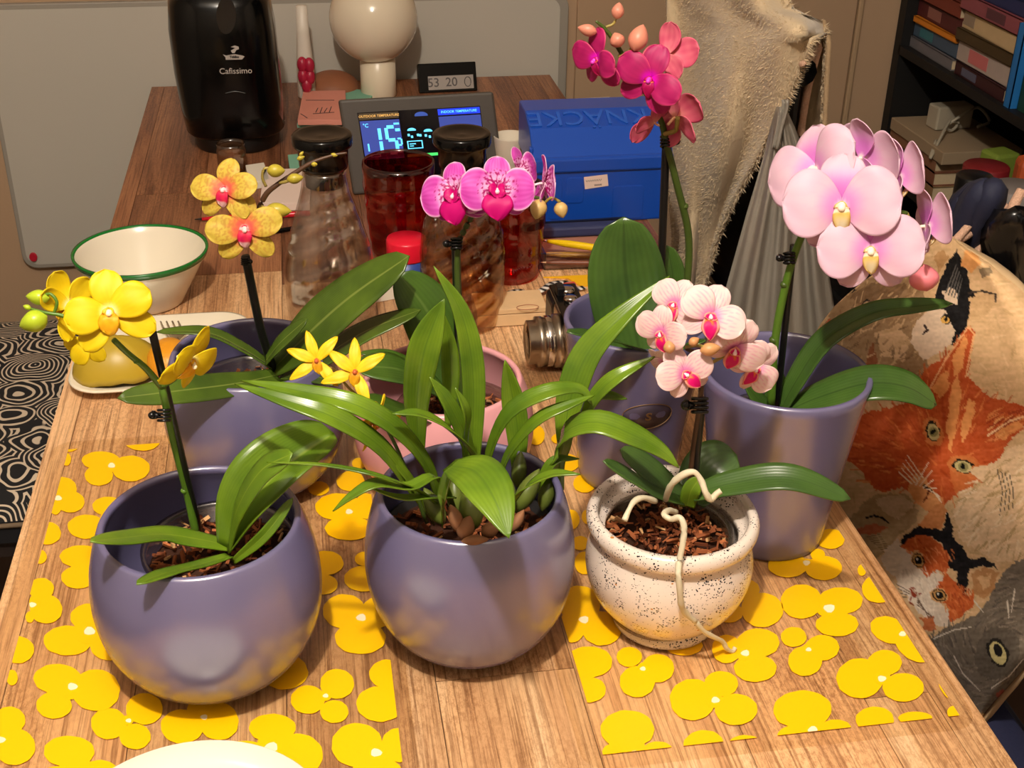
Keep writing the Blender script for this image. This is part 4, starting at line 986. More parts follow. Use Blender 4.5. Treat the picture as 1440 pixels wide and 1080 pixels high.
# ---- carafes
m_gl1 = glassmat('clear_carafe_glass', (253, 251, 250), edge=.6, rough=.08, base=.13, streak=((.2, .30, .3), 11, (240, 234, 228), 5))
m_gl2 = glassmat('ribbed_carafe_glass', (251, 242, 226), edge=.4, rough=.08, base=.06, streak=((0, .55, .0), 15, (222, 192, 154), 1))  # amber streaks: the refracted table top, put into the glass colour
m_water = glassmat('carafe_water', (236, 226, 210), edge=.3, rough=.03, base=.03)
def carafe(label, x, y, rmax, prof, m, hl, rib=None, group='glass carafes with black lids'):
    t = thing('carafe', label, 'carafe', (x, y, TZ), group)
    out = [(a, b) for a, b in prof]
    V, F = lathe(out + [(a - .0022, max(b, .004)) for a, b in reversed(out)], x, y, TZ + .0002, 96, rib); mk('glass_body', V, F, m, t)
    rn = prof[-1][0]
    zt = prof[-1][1]
    L = [(rn - .003, zt - .02), (rn - .003, zt + .001), (rn + .0022, zt + .002), (rn + .003, zt + .006), (rn + .0040, zt + hl * .62), (rn + .0090, zt + hl * .68), (rn + .0097, zt + hl * .74), (rn + .0097, zt + hl * .95), (rn + .008, zt + hl), (rn + .003, zt + hl), (rn - .002, zt + hl * .95), (.006, zt + hl * .93), (.001, zt + hl * .945)]
    mk('lid', *lathe(L, x, y, TZ, 56), m_black, t); return t
C1 = [(.050, 0), (.053, .002)] + smoothprof([(.0545, .010), (.0560, .040), (.0565, .066), (.0520, .098), (.0420, .135), (.0315, .168), (.0275, .186), (.0258, .203)], 22)
carafe('clear glass carafe with swirl relief and a black lid, showing through to the pink pad', .018, 1.462, .056, C1, m_gl1, .043)
C2 = [(.044, 0), (.047, .002)] + smoothprof([(.0485, .012), (.0515, .05), (.0525, .085), (.0500, .12), (.0420, .152), (.0320, .178), (.0265, .190), (.0250, .203)], 22)
def ribf(a, z): return 1 + (.012 * math.sin(15 * a + z * 190) if z < .16 else 0)
carafe('diagonally ribbed glass carafe, coloured amber for the refracted table, with a black lid behind the magenta orchid', .181, 1.447, .052, C2, m_gl2, .043, ribf)

# ---- red glasses
m_red = glassmat('red_glass', (244, 122, 118), edge=.35, rough=.05, base=.05, streak=((0, 0, 0), 7, (224, 88, 86), 2))
def tumbler(label, x, y, r, h):
    prof = [(r * .70, 0), (r * .74, .003)] + [(r * (.75 + .25 * min(1, (z / h) * 1.3) ** .6) * (1 + .012 * math.sin(z * 260)), z) for z in [h * k / 22 for k in range(1, 23)]]
    V, F = lathe(prof + [(a - .0025, max(b, .008)) for a, b in reversed(prof)], x, y, TZ + .0002, 64)
    tag(mk('drinking_glass', V, F, m_red), label, 'glass', 'red drinking glasses')
tumbler('red drinking glass in front of the weather station, between the two carafes', .1215, 1.672, .0495, .136)
tumbler('red drinking glass beside the blue box, behind the magenta flowers', .262, 1.575, .0475, .128)

# ---- salt shaker
sk = thing('shaker', 'small blue shaker bottle with a red flip cap between the two carafes', 'shaker', (.121, 1.562, TZ))
z1 = dep(575, 366, 1.55).z - TZ; z2 = dep(575, 335, 1.56).z - TZ
mk('bottle', *lathe([(.024, 0), (.0255, .002), (.0255, z1)], .121, 1.562, TZ + .0002, 40), mat('blue_label', (40, 70, 150), .4, var=(50, .15)), sk)
mk('cap', *lathe([(.0262, z1), (.0268, z1 + .002), (.0268, z2 - .003), (.0255, z2), (.001, z2 + .0005)], .121, 1.562, TZ, 40), mat('red_cap', (226, 22, 52), .35), sk)
q = dep(592, 408, 1.535); mk('label_patch', *slab([q, q + Vector((.008, 0, 0)), q + Vector((.008, 0, .008)), q + Vector((.002, 0, .010))], (0, -.0006, 0)), mat('label_cream', (230, 180, 140), .5), sk, smooth=False)
gp = at(545, 400, .0)
tag(mk('paper_card', *box((.085, 1.515, TZ + .021), (.035, .002, .04), .3), mat('card_white', (226, 220, 205), .6), smooth=False), 'white card standing beside the blue shaker', 'card')

# ---- coffee machine
cx, cy = -.118, 2.205
cm = thing('coffee_machine', 'tall black capsule coffee machine on the far end of the table', 'coffee machine', (cx, cy, TZ))
def loft(sections, n=40, p=3.2):
    V, F = [], []
    for z, hx, hy, ox, oy in sections:
        for k in range(n):
            a = 2 * math.pi * k / n; c, s = math.cos(a), math.sin(a)
            V.append((cx + ox + hx * math.copysign(abs(c) ** (2 / p), c), cy + oy + hy * math.copysign(abs(s) ** (2 / p), s), TZ + z))
    for i in range(len(sections) - 1):
        for k in range(n): F.append((i * n + k, i * n + (k + 1) % n, (i + 1) * n + (k + 1) % n, (i + 1) * n + k))
    F.append(tuple(reversed(range(n)))); F.append(tuple(range((len(sections) - 1) * n, len(sections) * n))); return V, F
mk('base', *loft([(.0, .070, .080, 0, 0), (.004, .072, .083, 0, 0), (.028, .073, .085, 0, 0), (.032, .071, .082, 0, 0)], 40, 2.4), m_matblack, cm)
mk('housing', *loft([(.028, .078, .090, 0, 0), (.034, .0835, .096, 0, 0), (.07, .086, .097, -.003, 0), (.13, .0875, .097, -.006, 0), (.20, .087, .096, -.008, 0), (.245, .082, .090, -.009, 0), (.27, .07, .075, -.009, 0), (.28, .045, .05, -.009, 0)]), m_black, cm)
fy = cy - .0975
def onface(px, py, off=.0008): return dep(px, py, fy - off)
mk('drip_arc', *tube([onface(317, 131), onface(331, 128.5), onface(345, 131)], .0009, 6), mat('grey_gloss', (70, 70, 70), .2), cm)
mk('button_panel', *slab([onface(318 + 14 * math.cos(a * .3927), 22 + 26 * math.sin(a * .3927)) for a in range(16)], (0, -.0015, 0)), mat('dark_panel', (26, 26, 27), .2), cm, smooth=False)
m_logo = mat('grey_white_print', (165, 156, 148), .5)
a, b = onface(300, 100), onface(360, 100); w = (b - a).length
mk('lettering', *textmesh('Cafissimo', .0135, planeM(onface(331.5, 100, .0012), (1, 0, 0), (0, 0, 1)), .0002, .0001), m_logo, cm, smooth=False)
mk('logo_ribbon', *slab([onface(*q) for q in ((313.5, 76.5), (318, 78), (330, 76), (341, 78), (344, 79.5), (340.5, 83.5), (317.5, 84), (317, 80.5))], (0, -.0006, 0)), m_logo, cm, smooth=False)
mk('logo_lettering', *textmesh('Tchibo', .0052, planeM(onface(329.5, 80.2, .0018), (1, 0, 0), (0, 0, 1)), .0002, .0003), m_matblack, cm, smooth=False)
mk('logo_bean', *slab([onface(*q) for q in ((324.5, 66), (330, 64), (335.5, 65.5), (336, 69), (332, 70.5), (330, 74.5), (326.5, 74.5), (324.5, 71), (327.5, 69.5), (331, 67.5))], (0, -.0006, 0)), m_logo, cm, smooth=False)
jr = at(327, 246, 0)
jt = thing('spice_jar', 'small clear jar with tan contents in front of the coffee machine', 'jar', (jr.x, jr.y + .024, TZ))
mk('jar_glass', *lathe([(.021, 0), (.0235, .002), (.0238, .034), (.022, .040), (.0235, .046), (.022, .046), (.0205, .040), (.0222, .033), (.0215, .003)], jr.x, jr.y + .024, TZ + .0002, 36), glassmat('jar_clear', (225, 215, 205), edge=.5, rough=.06, base=.1), jt)
mk('contents', *lathe([(.020, .003), (.021, .004), (.021, .030), (.001, .031)], jr.x, jr.y + .024, TZ, 28), mat('tan_powder', (176, 124, 80), .9, bump=(200, .5)), jt)

# ---- globe lamp, switched off
gl = thing('globe_lamp', 'white opal glass globe lamp, switched off, on a white cylindrical base', 'lamp', (.14, 2.445, TZ))
zc = dep(525, 25, 2.445); gr = 62 * mpp(zc)
mk('globe', *ball(zc, gr, 40, 24), mat('opal_glass', (222, 208, 184), .12, coat=.5), gl)
mk('base', *lathe([(.0325, 0), (.034, .002), (.034, zc.z - TZ - gr * .93), (.030, zc.z - TZ - gr * .90), (.026, zc.z - TZ - gr * .88)], zc.x + .005, 2.445, TZ + .0002, 40), mat('lamp_white', (228, 214, 188), .3), gl)
mk('collar', *lathe([(.0285, zc.z - TZ - gr * .935), (.030, zc.z - TZ - gr * .925), (.027, zc.z - TZ - gr * .88)], zc.x + .005, 2.445, TZ, 40), mat('brass_collar', (140, 105, 70), .4), gl)

# ---- weather station
m_lcdbg = mat('lcd_glass', (8, 9, 16), .15, coat=.3); m_bezel = mat('grey_bezel', (70, 64, 58), .5, bump=(300, .1))
BL, TLp = at(497, 274, .002), None
wY0 = BL.y; TLp = dep(476, 141, wY0 + .035); TRp = dep(694, 129, wY0 + .042); BRp = Vector((TRp.x + (BL.x - TLp.x), wY0 + .006, BL.z))
ux = (TRp - TLp); uy = (TLp - BL); Wd, Hd = ux.length, uy.length
ws = thing('weather_station', 'grey-framed weather station display with lit blue digits', 'weather station', BL)
MP = planeM(BL, ux, uy); _u = uy.normalized()
for _i in range(3): MP[_i][1] = _u[_i]
nz_ = Vector(MP.col[2][:3])
def wp(u, v, off=0): return MP @ Vector((u * Wd, v * Hd, off))
mk('case', *slab([wp(0, 0), wp(1, 0), wp(1, 1), wp(0, 1)], -nz_ * .018), m_bezel, ws, smooth=False, bevel=.004)
mk('stand', *slab([wp(.3, .3, -.018), wp(.7, .3, -.018), wp(.7, .14, -.018) + Vector((0, .05, -.008)), wp(.3, .14, -.018) + Vector((0, .05, -.008))], (0, 0, -.004)), m_bezel, ws, smooth=False)
sc = mk('screen', *slab([wp(.105, .16, .0002), wp(.90, .16, .0002), wp(.90, .86, .0002), wp(.105, .86, .0002)], nz_ * .0006), m_lcdbg, ws, smooth=False)
def em(name, c, s=1): return mat(name, c, .5, emit=c, es=s)
m_pan = em('lit_blue_panel', (44, 64, 150), .42); m_cyan = em('lit_cyan', (90, 200, 250), .9); m_ind = em('lit_indoor_blue', (10, 50, 210), .7); m_grn = em('lit_green', (60, 210, 100), .6); m_amb = em('lit_amber', (216, 168, 90), .55); m_dim = em('lit_dim_cloud', (40, 70, 150), .5)
def wrect(name, u0, u1, v0, v1, m, off=.0011): mk(name, *slab([wp(u0, v0, off), wp(u1, v0, off), wp(u1, v1, off), wp(u0, v1, off)], nz_ * .0002), m, sc, smooth=False)
def wtext(name, s, u, v, size, m, bold=0, off=.0016, parent=None): mk(name, *textmesh(s, size, planeM(wp(u, v, off), ux, uy), .0001, bold), m, sc, smooth=False)
wrect('outdoor_panel', .112, .365, .36, .77, m_pan); wrect('indoor_panel', .62, .895, .36, .77, m_pan); wrect('outdoor_title_bar', .112, .365, .785, .85, em('lit_title_bar', (60, 46, 26), .4)); wrect('indoor_title_bar', .62, .895, .785, .85, m_ind)
wtext('outdoor_title', 'OUTDOOR TEMPERATURE', .239, .817, .0052, m_amb, .00005); wtext('indoor_title', 'INDOOR TEMPERATURE', .757, .817, .0052, m_cyan, .00003)
def seg7(ch, u, v, w, h, m, th=.0032):
    S = {'0': 'abcdef', '1': 'bc', '2': 'abged', '5': 'afgcd'}[ch]; x0, y0 = u * Wd, v * Hd; parts = []
    P = {'a': ((0, 1), (1, 1)), 'g': ((0, .5), (1, .5)), 'd': ((0, 0), (1, 0)), 'f': ((0, .5), (0, 1)), 'b': ((1, .5), (1, 1)), 'e': ((0, 0), (0, .5)), 'c': ((1, 0), (1, .5))}
    for s in S:
        (ax, ay), (bx, by) = P[s]; dx, dy = bx - ax, by - ay; tx, ty = (0, th / 2) if dx else (th / 2, 0)
        gx, gy = (th * .25 if dx else 0), (th * .25 if dy else 0)
        q = [(x0 + ax * w + gx - tx, y0 + ay * h + gy - ty), (x0 + bx * w - gx - tx * (1 if not dx else 1), y0 + by * h - gy - ty), (x0 + bx * w - gx + tx, y0 + by * h - gy + ty), (x0 + ax * w + gx + tx, y0 + ay * h + gy + ty)]
        if dx: q = [(x0 + ax * w + gx, y0 + ay * h - ty), (x0 + bx * w - gx, y0 + by * h - ty), (x0 + bx * w - gx, y0 + by * h + ty), (x0 + ax * w + gx, y0 + ay * h + ty)]
        else: q = [(x0 + ax * w - tx, y0 + ay * h + gy), (x0 + ax * w + tx, y0 + ay * h + gy), (x0 + bx * w + tx, y0 + by * h - gy), (x0 + bx * w - tx, y0 + by * h - gy)]
        parts.append(slab([MP @ Vector((a, b, .0014)) for a, b in q], nz_ * .0002))
    mk('digit', *join(*parts), m, sc, smooth=False)
seg7('1', .178, .42, .012, .040, m_cyan, .0052); seg7('5', .272, .42, .0135, .040, m_cyan, .0052); seg7('2', .334, .43, .0065, .020, m_cyan, .0026)
wrect('decimal_point', .322, .329, .415, .435, m_cyan, .0014)
wtext('unit', '°C', .145, .72, .008, m_cyan, .0001); wrect('trend_bar', .325, .36, .715, .735, m_cyan, .0014); wrect('trend_bar', .330, .36, .645, .675, m_cyan, .0014)
wrect('thermometer', .140, .150, .45, .53, m_cyan, .0014); wrect('battery', .15, .215, .385, .415, m_cyan, .0014); wrect('battery_fill', .158, .207, .391, .409, m_pan, .0017)
def cloud(name, u, v, w, m):
    c0 = wp(u, v, .0014); parts = []
    P = [MP @ Vector((u * Wd + w * math.cos(a), v * Hd + w * .55 * max(math.sin(a), -.15), .0014)) for a in [2 * math.pi * k / 18 for k in range(18)]]
    mk(name, *slab(P, nz_ * .0002), m, sc, smooth=False)
cloud('cloud_icon', .51, .795, .0105, m_dim); cloud('cloud_icon', .435, .645, .0068, m_cyan); cloud('cloud_icon', .54, .625, .0068, m_cyan)
for u, v in ((.405, .585), (.425, .565), (.465, .58), (.48, .575), (.515, .57), (.54, .555), (.575, .575)): wrect('rain_drop_icon', u, u + .014, v, v + .025, m_cyan, .0014)
wrect('notice_box', .395, .495, .45, .535, m_cyan, .0013); wrect('notice_box_face', .402, .488, .459, .526, m_lcdbg, .0016); wrect('notice_line', .41, .45, .497, .507, m_cyan, .0018); wrect('notice_line', .41, .435, .475, .484, m_cyan, .0018)
wrect('comfort_bar', .385, .61, .365, .395, m_grn, .0014); wrect('indoor_bar', .635, .645, .42, .56, m_cyan, .0014); wrect('indoor_bar', .635, .66, .42, .435, m_cyan, .0014)

# ---- small black clock
ck0 = at(632, 128, 0); 
ck = thing('digital_clock', 'small black digital hygrometer clock with a grey display beside the globe lamp', 'clock', (ck0.x, 2.45, TZ))
A, B, Cc, D = dep(590, 128, 2.445), dep(671.5, 124, 2.45), dep(670, 81, 2.47), dep(587, 86, 2.465)
zoff = TZ - min(A.z, B.z); A, B, Cc, D = (p + Vector((0, 0, zoff)) for p in (A, B, Cc, D))
MC = planeM(A, B - A, D - A); cw, ch_ = (B - A).length, (D - A).length; nC = Vector(MC.col[2][:3])
def cp(u, v, off=0): return MC @ Vector((u * cw, v * ch_, off))
mk('case', *slab([cp(0, 0), cp(1, 0), cp(1, 1), cp(0, 1)], -nC * .02), m_black, ck, smooth=False, bevel=.002)
cs = mk('display', *slab([cp(.16, .10, .0003), cp(.94, .10, .0003), cp(.94, .56, .0003), cp(.16, .56, .0003)], nC * .0005), mat('grey_lcd', (150, 140, 132), .4), ck, smooth=False)
m_seg = mat('lcd_digits', (72, 64, 62), .5)
mk('comfort_icon', *tube([cp(.84 + .055 * math.cos(a), .33 + .16 * math.sin(a), .0012) for a in [2 * math.pi * k / 16 for k in range(17)]], .0008, 5, 32), m_seg, cs)
for s, u in (('53', .25), ('20', .56)): mk('reading', *textmesh(s, .024, planeM(cp(u, .33, .0012), B - A, D - A), .0001, .0002), m_seg, cs, smooth=False)

# ---- pads, papers, pens, odds and ends at the far end
def pad(name, label, cat, pxs, z, th, m, extra=None):
    o = mk(name, *slab([at(x, y, z) for x, y in pxs], (0, 0, th)), m, smooth=False, bevel=.0006); tag(o, label, cat); return o
pad('mint_pad', 'mint green paper pad under the pink pad', 'pad', ((436, 129), (527, 132), (524, 140), (490, 176), (418, 180)), .0003, .008, mat('mint_paper', (120, 175, 150), .7))
pad('pink_pad', 'pink paper pad with scribbled lines behind the carafe', 'pad', ((427, 135), (486, 134), (488, 176), (419, 176)), .0086, .010, mat('pink_paper', (214, 140, 122), .7, var=(20, .08)))
sp = thing('pad_scribble', 'dark handwritten strokes on the pink pad', 'scribble', at(450, 155, .02)) if False else None
pk = [o for o in bpy.data.objects if o.name == 'pink_pad'][0]; ORIGIN['pink_pad'] = pk.location.copy()
strokes = []
for (x0, y0, x1, y1) in ((444, 158, 447, 152), (450, 159, 453, 151), (456, 158, 460, 152), (463, 158, 466, 150), (430, 141, 470, 141), (423, 160, 432, 166), (440, 160, 470, 158)):
    strokes.append(tube([at(x0, y0, .0189), at(x1, y1, .0189)], .0008, 5, 2))
mk('handwriting', *join(*strokes), mat('dark_ink', (60, 40, 40), .6), pk)
pad('paper_sheet', 'white paper sheets lying behind the yellow orchid buds', 'papers', ((346, 242), (372, 238), (380, 262), (352, 268)), .0003, .012, mat('paper_white', (222, 214, 198), .7))
pad('booklet', 'pinkish white booklet lying beside the swirl carafe', 'booklet', ((372, 248), (440, 246), (436, 296), (366, 296)), .0003, .012, mat('booklet_paper', (224, 202, 190), .7))
pad('mint_note', 'small mint green note beside the swirl carafe', 'note', ((405, 224), (426, 222), (428, 242), (408, 244)), .0003, .008, MATS['mint_paper'])
def pen(label, a, b, r, m, tipm=None):
    t = thing('pen', label, 'pen', a)
    mk('barrel', *tube([a, a.lerp(b, .5), b], [r * .5, r, r, r * .9], 10, 10), m, t); d = (a - b).normalized()
    mk('pen_tip', *tube([a, a + d * r * 2.2], [r * .45, r * .12], 8, 2), tipm or m_matblack, t)
pen('red ballpoint pen lying behind the yellow orchid flowers', at(284, 308, .005), at(436, 300, .005), .0048, mat('pen_red', (200, 20, 40), .25))
pen('black pen lying beside the swirl carafe', at(372, 328, .004), at(425, 319, .004), .0035, m_black, m_chrome)
# white bottle with crimson clip
bt = thing('squeeze_bottle', 'slim white bottle with a crimson clip between the coffee machine and the globe lamp', 'bottle', (dep(428, 124, 2.44).x, 2.44, TZ))
xb = dep(427, 60, 2.44).x; zt = dep(425, 10, 2.44).z - TZ
mk('bottle_body', *lathe([(.016, 0), (.0175, .002), (.0165, zt * .35), (.012, zt * .7), (.010, zt), (.001, zt + .002)], xb, 2.45, TZ + .0002, 28), mat('bottle_white', (214, 204, 190), .4), bt)
kz = dep(430, 98, 2.42)
mk('crimson_clip', *join(*[ball(kz + Vector((dx, 0, dz)), .0125, 10, 8, (.8, .8, 1.2)) for dx, dz in ((-.006, .010), (.007, .008), (-.006, -.012), (.007, -.014), (0, -.03))]), mat('crimson', (166, 24, 56), .4), bt)
hz = at(478, 128, 0)
V, F = lathe([(.052, 0), (.053, .004)] + [(.053 * math.cos(a), .034 * math.sin(a) + .004) for a in [.15 * k for k in range(1, 11)]], dep(473, 118, 2.485).x - .008, 2.485, TZ + .0002, 40)
tag(mk('wooden_dome', V, F, mat('dome_brown', (140, 86, 56), .6, var=(30, .2))), 'low rounded brown wooden dome between the crimson clip and globe lamp', 'wooden dome')
wx = dep(718, 190, 1.93)
V, F = lathe([(.020, 0), (.022, .002), (.027, .078), (.0275, .080), (.0255, .080), (.0205, .004)], wx.x, 1.93, TZ + .0002, 36)
tag(mk('white_cup', V, F, mat('cup_white', (222, 210, 190), .4)), 'white plastic cup between the weather station and the blue box', 'cup')

# ---- blue box
m_blue = mat('blue_plastic', (20, 72, 172), .28, coat=.2); 
x0 = at(752, 317, 0).x; x1 = at(938, 312, 0).x; yF = 1.748
bb = thing('blue_box', 'blue plastic box with a stepped lid and embossed upside-down lettering', 'box', ((x0 + x1) / 2, yF + .06, TZ))
z_a = dep(840, 240, yF).z - TZ; z_b = dep(840, 222, yF - .004).z - TZ; z_c = dep(840, 178, yF + .035).z - TZ; z_d = dep(840, 152, yF + .075).z - TZ
def extr(prof, xa, xb): return slab([(xa, y, TZ + z) for y, z in prof], (xb - xa, 0, 0))
mk('box_body', *extr([(yF, .0004), (yF, z_a), (yF + .125, z_a), (yF + .125, .0004)], x0, x1), m_blue, bb, smooth=False, bevel=.003)
lid = mk('lid', *extr([(yF - .005, z_a), (yF - .005, z_b), (yF + .002, z_b + .002), (yF + .035, z_c), (yF + .075, z_d), (yF + .130, z_d), (yF + .130, z_a)], x0 - .005, x1 + .005), m_blue, bb, smooth=False, bevel=.003)
mk('hinge_tab', *box((x0 - .006, yF + .012, TZ + z_b + .004), (.006, .010, .022)), m_blue, bb, smooth=False, bevel=.002)
a_, b_ = Vector((0, yF + .035, TZ + z_c)), Vector((0, yF + .075, TZ + z_d)); mid = (a_ + b_) / 2; nn = Vector((0, -(b_.z - a_.z), b_.y - a_.y)).normalized()
mk('embossed_lettering', *textmesh('KNÄCKE', .046, planeM(Vector(((x0 + x1) / 2 - .014, mid.y, mid.z)) + nn * .0012, (-1, 0, 0), a_ - b_), .0010, .0), mat('blue_plastic_raised', (38, 92, 192), .25, coat=.2), lid, smooth=False)
# pressed panels on the front
for (pxa, pya, pxb, pyb) in ((772, 250, 789, 308), (796, 250, 820, 285), (862, 262, 903, 306)):
    A = dep(pxa, pya, yF); B = dep(pxb, pyb, yF)
    P = rrect(A.x, B.x, B.z, A.z, .006, 4); mk('pressed_panel', *slab([(x, yF + .0005, z) for x, z in P], (0, -.0018, 0)), m_blue, bb, smooth=False, bevel=.0008)
A = dep(821, 249, yF); B = dep(855, 262, yF)
lb = mk('paper_label', *slab([dep(821, 249, yF - .0005), dep(854, 245, yF - .0005), dep(855.5, 261, yF - .0005), dep(822.5, 266, yF - .0005)], (0, -.0006, 0)), mat('label_paper', (226, 200, 186), .6), bb, smooth=False)
wr = []
for line, (xa, xb, ya) in enumerate(((824, 846, 255), (836, 846, 260.5))):
    pts = [dep(xa + (xb - xa) * k / 14, ya - (xa + (xb - xa) * k / 14 - xa) * .10 + (1.4 if k % 2 else -1.4), yF - .0013) for k in range(15)]
    wr.append(tube(pts, .00028, 4, 28))
mk('handwriting', *join(*wr), MATS['dark_ink'], lb)
yy = yF + .150
tag(mk('paper_stack', *slab([dep(750, 200, yy), dep(872, 200, yy), dep(858, 138, yy), dep(751, 143, yy)], (0, .006, 0)), mat('paper_stack_white', (226, 214, 196), .7), smooth=False), 'white papers standing upright behind the blue box', 'papers')
tag(mk('yellow_folder', *slab([dep(765, 200, yy - .008), dep(890, 200, yy - .008), dep(864, 144, yy - .008), dep(770, 152, yy - .008)], (0, .004, 0)), mat('folder_yellow', (214, 160, 40), .6), smooth=False), 'yellow folder standing behind the blue box', 'folder')
tag(mk('green_folder', *slab([dep(845, 200, yy - .014), dep(905, 200, yy - .014), dep(892, 148, yy - .014), dep(852, 147, yy - .014)], (0, .003, 0)), mat('folder_green', (130, 160, 60), .6), smooth=False), 'green folder standing behind the blue box', 'folder')
for o in bpy.data.objects:
    if o.name in ('paper_stack', 'yellow_folder', 'green_folder'):      # let them stand on the table
        h = o.location.z - TZ; me = o.data
        for v in me.vertices:
            if v.co.z < .03: v.co.z = -h
        recm = min(v.co.z for v in me.vertices); me.transform(Matrix.Translation((0, 0, -recm))); o.location.z += recm

# ---- pencil case with pens
pc = thing('pencil_case', 'clear plastic pencil case full of pens in front of the blue box', 'pencil case', at(800, 360, 0))
xa, xb, ya, yb = .312, .45, 1.585, 1.70
mk('case_tray', *box(((xa + xb) / 2, (ya + yb) / 2, TZ + .004), (xb - xa, yb - ya, .006)), mat('tray_tan', (176, 120, 100), .5), pc, smooth=False, bevel=.002)
for c, s in ((((xa + xb) / 2, ya, TZ + .013), (xb - xa, .003, .024)), (((xa + xb) / 2, yb, TZ + .013), (xb - xa, .003, .024)), ((xa, (ya + yb) / 2, TZ + .013), (.003, yb - ya, .024)), ((xb, (ya + yb) / 2, TZ + .013), (.003, yb - ya, .024))):
    mk('case_wall', *box(c, s), MATS['clear_nursery_plastic'], pc, smooth=False)
mk('zip_band', *box(((xa + xb) / 2, yb + .012, TZ + .014), (xb - xa + .02, .012, .012), .03), m_matblack, pc, smooth=False, bevel=.003)
mk('navy_pouch', *box(((xa + xb) / 2 + .01, yb - .012, TZ + .016), (xb - xa, .022, .016)), mat('navy_cloth', (44, 52, 92), .6), pc, smooth=False, bevel=.004)
m_ypen = mat('pen_yellow', (238, 200, 20), .25)
pen('yellow mechanical pencil with a silver tip lying on the pencil case', at(770, 339, .03), at(850, 350, .03), .0052, m_ypen, m_chrome)
pen('clear pen with a blue grip inside the pencil case', at(768, 357, .014), at(850, 361, .014), .0042, mat('pen_amber', (224, 170, 90), .3), mat('pen_blue', (50, 80, 160), .3))
pen('brown pencil inside the pencil case', at(768, 369, .013), at(850, 370, .013), .0035, mat('pencil_brown', (120, 70, 50), .4), mat('pencil_tip', (220, 180, 140), .5))
tag(mk('yellow_note', *slab([at(764, 391, .0005), at(830, 388, .0005), at(830, 403, .0005), at(816, 403, .0005), at(798, 392, .0005)], (0, 0, .002)), mat('note_yellow', (240, 184, 20), .5), smooth=False), 'yellow note poking out under the pencil case', 'note')
# lanyard ribbon
def ribbon(pts, w, name, label, cat):
    C = catmull(pts, 60); V, F, Cc = [], [], []
    for i, p in enumerate(C):
        T = (C[min(i + 1, 60)] - C[max(i - 1, 0)]).normalized(); S = T.cross(Vector((0, 0, 1))).normalized()
        for s in (-1, 1): V.append(p + S * (s * w)); Cc.append(lin((24, 22, 24)) if (i // 2) % 2 else lin((226, 220, 210)))
    F = [(2 * i, 2 * i + 1, 2 * i + 3, 2 * i + 2) for i in range(60)]
    return tag(mk(name, V, F, vmat('ribbon_pattern', .7, .2), cols=Cc, solid=.001), label, cat)
ribbon([at(712, 413, .004), at(728, 409, .005), at(745, 412, .004), at(762, 408, .008), at(776, 399, .006), at(795, 397, .004), at(806, 406, .004), at(822, 404, .004)], .005, 'lanyard', 'black and white striped lanyard lying in front of the pencil case', 'lanyard')
tag(mk('red_eraser', *box(at(801, 402, .006), (.016, .008, .008), .2), mat('eraser_red', (200, 70, 60), .5), smooth=False, bevel=.001), 'small red eraser beside the striped lanyard', 'eraser')
# light wooden box
wb2 = thing('wooden_box', 'pale wooden box with an oval mark between the ribbed carafe and camera', 'box', (.245, 1.446, TZ))
m_pale = mat('pale_wood', (222, 186, 140), .55, var=(40, .12))
mk('box_body', *box((.240, 1.447, TZ + .0085), (.088, .052, .016)), m_pale, wb2, smooth=False, bevel=.0008)
mk('box_lid', *box((.240, 1.447, TZ + .021), (.089, .053, .007)), m_pale, wb2, smooth=False, bevel=.0008)
ov = at(742, 432, .025); mk('oval_mark', *tube([ov + Vector((.014 * math.cos(a), .007 * math.sin(a), 0)) for a in [2 * math.pi * k / 20 for k in range(21)]], .0005, 5, 40), mat('mark_brown', (170, 110, 80), .6), wb2)

# ---- compact camera, lens towards the pink pot
kx, ky = .296, 1.335
km = thing('compact_camera', 'silver and black compact camera with its lens towards the pink pot', 'camera', (kx, ky, TZ))
mk('camera_body', *box((kx, ky, TZ + .033), (.036, .118, .064)), m_steel, km, smooth=False, bevel=.008, bseg=3)
mk('grip_cover', *box((kx, ky + .036, TZ + .034), (.040, .05, .060)), m_matblack, km, smooth=False, bevel=.008, bseg=3)
mk('top_plate', *box((kx, ky, TZ + .067), (.033, .112, .006)), m_black, km, smooth=False, bevel=.002)
for yy_, rr in ((.03, .010), (.005, .008), (-.025, .011)):
    mk('dial', *lathe([(rr, .068), (rr, .075), (rr * .8, .0765), (.001, .0765)], kx, ky + yy_, TZ, 24), m_chrome, km)
def axisx(prof, x, y, z, seg=40):
    V, F = lathe(prof, 0, 0, 0, seg); return [Vector((x - v[2], y + v[0], z + v[1])) for v in V], [tuple(reversed(f)) for f in F]
lx, ly, lz = kx - .016, ky - .024, TZ + .0335
mk('lens_barrel', *axisx([(.032, 0), (.032, .010), (.0285, .0105), (.0285, .022), (.030, .0225), (.030, .030), (.026, .031), (.026, .040), (.0235, .041), (.021, .038), (.001, .037)], lx, ly, lz), m_steel, km)
mk('lens_ring', *axisx([(.0302, .012), (.0306, .0125), (.0306, .019), (.0302, .0195)], lx, ly, lz), m_chrome, km)
mk('lens_glass', *axisx([(.0205, .0385), (.012, .0405), (.001, .041)], lx, ly, lz), m_black, km)
mk('flash', *box((kx - .008, ky + .03, TZ + .074), (.010, .018, .012)), m_matblack, km, smooth=False, bevel=.002)
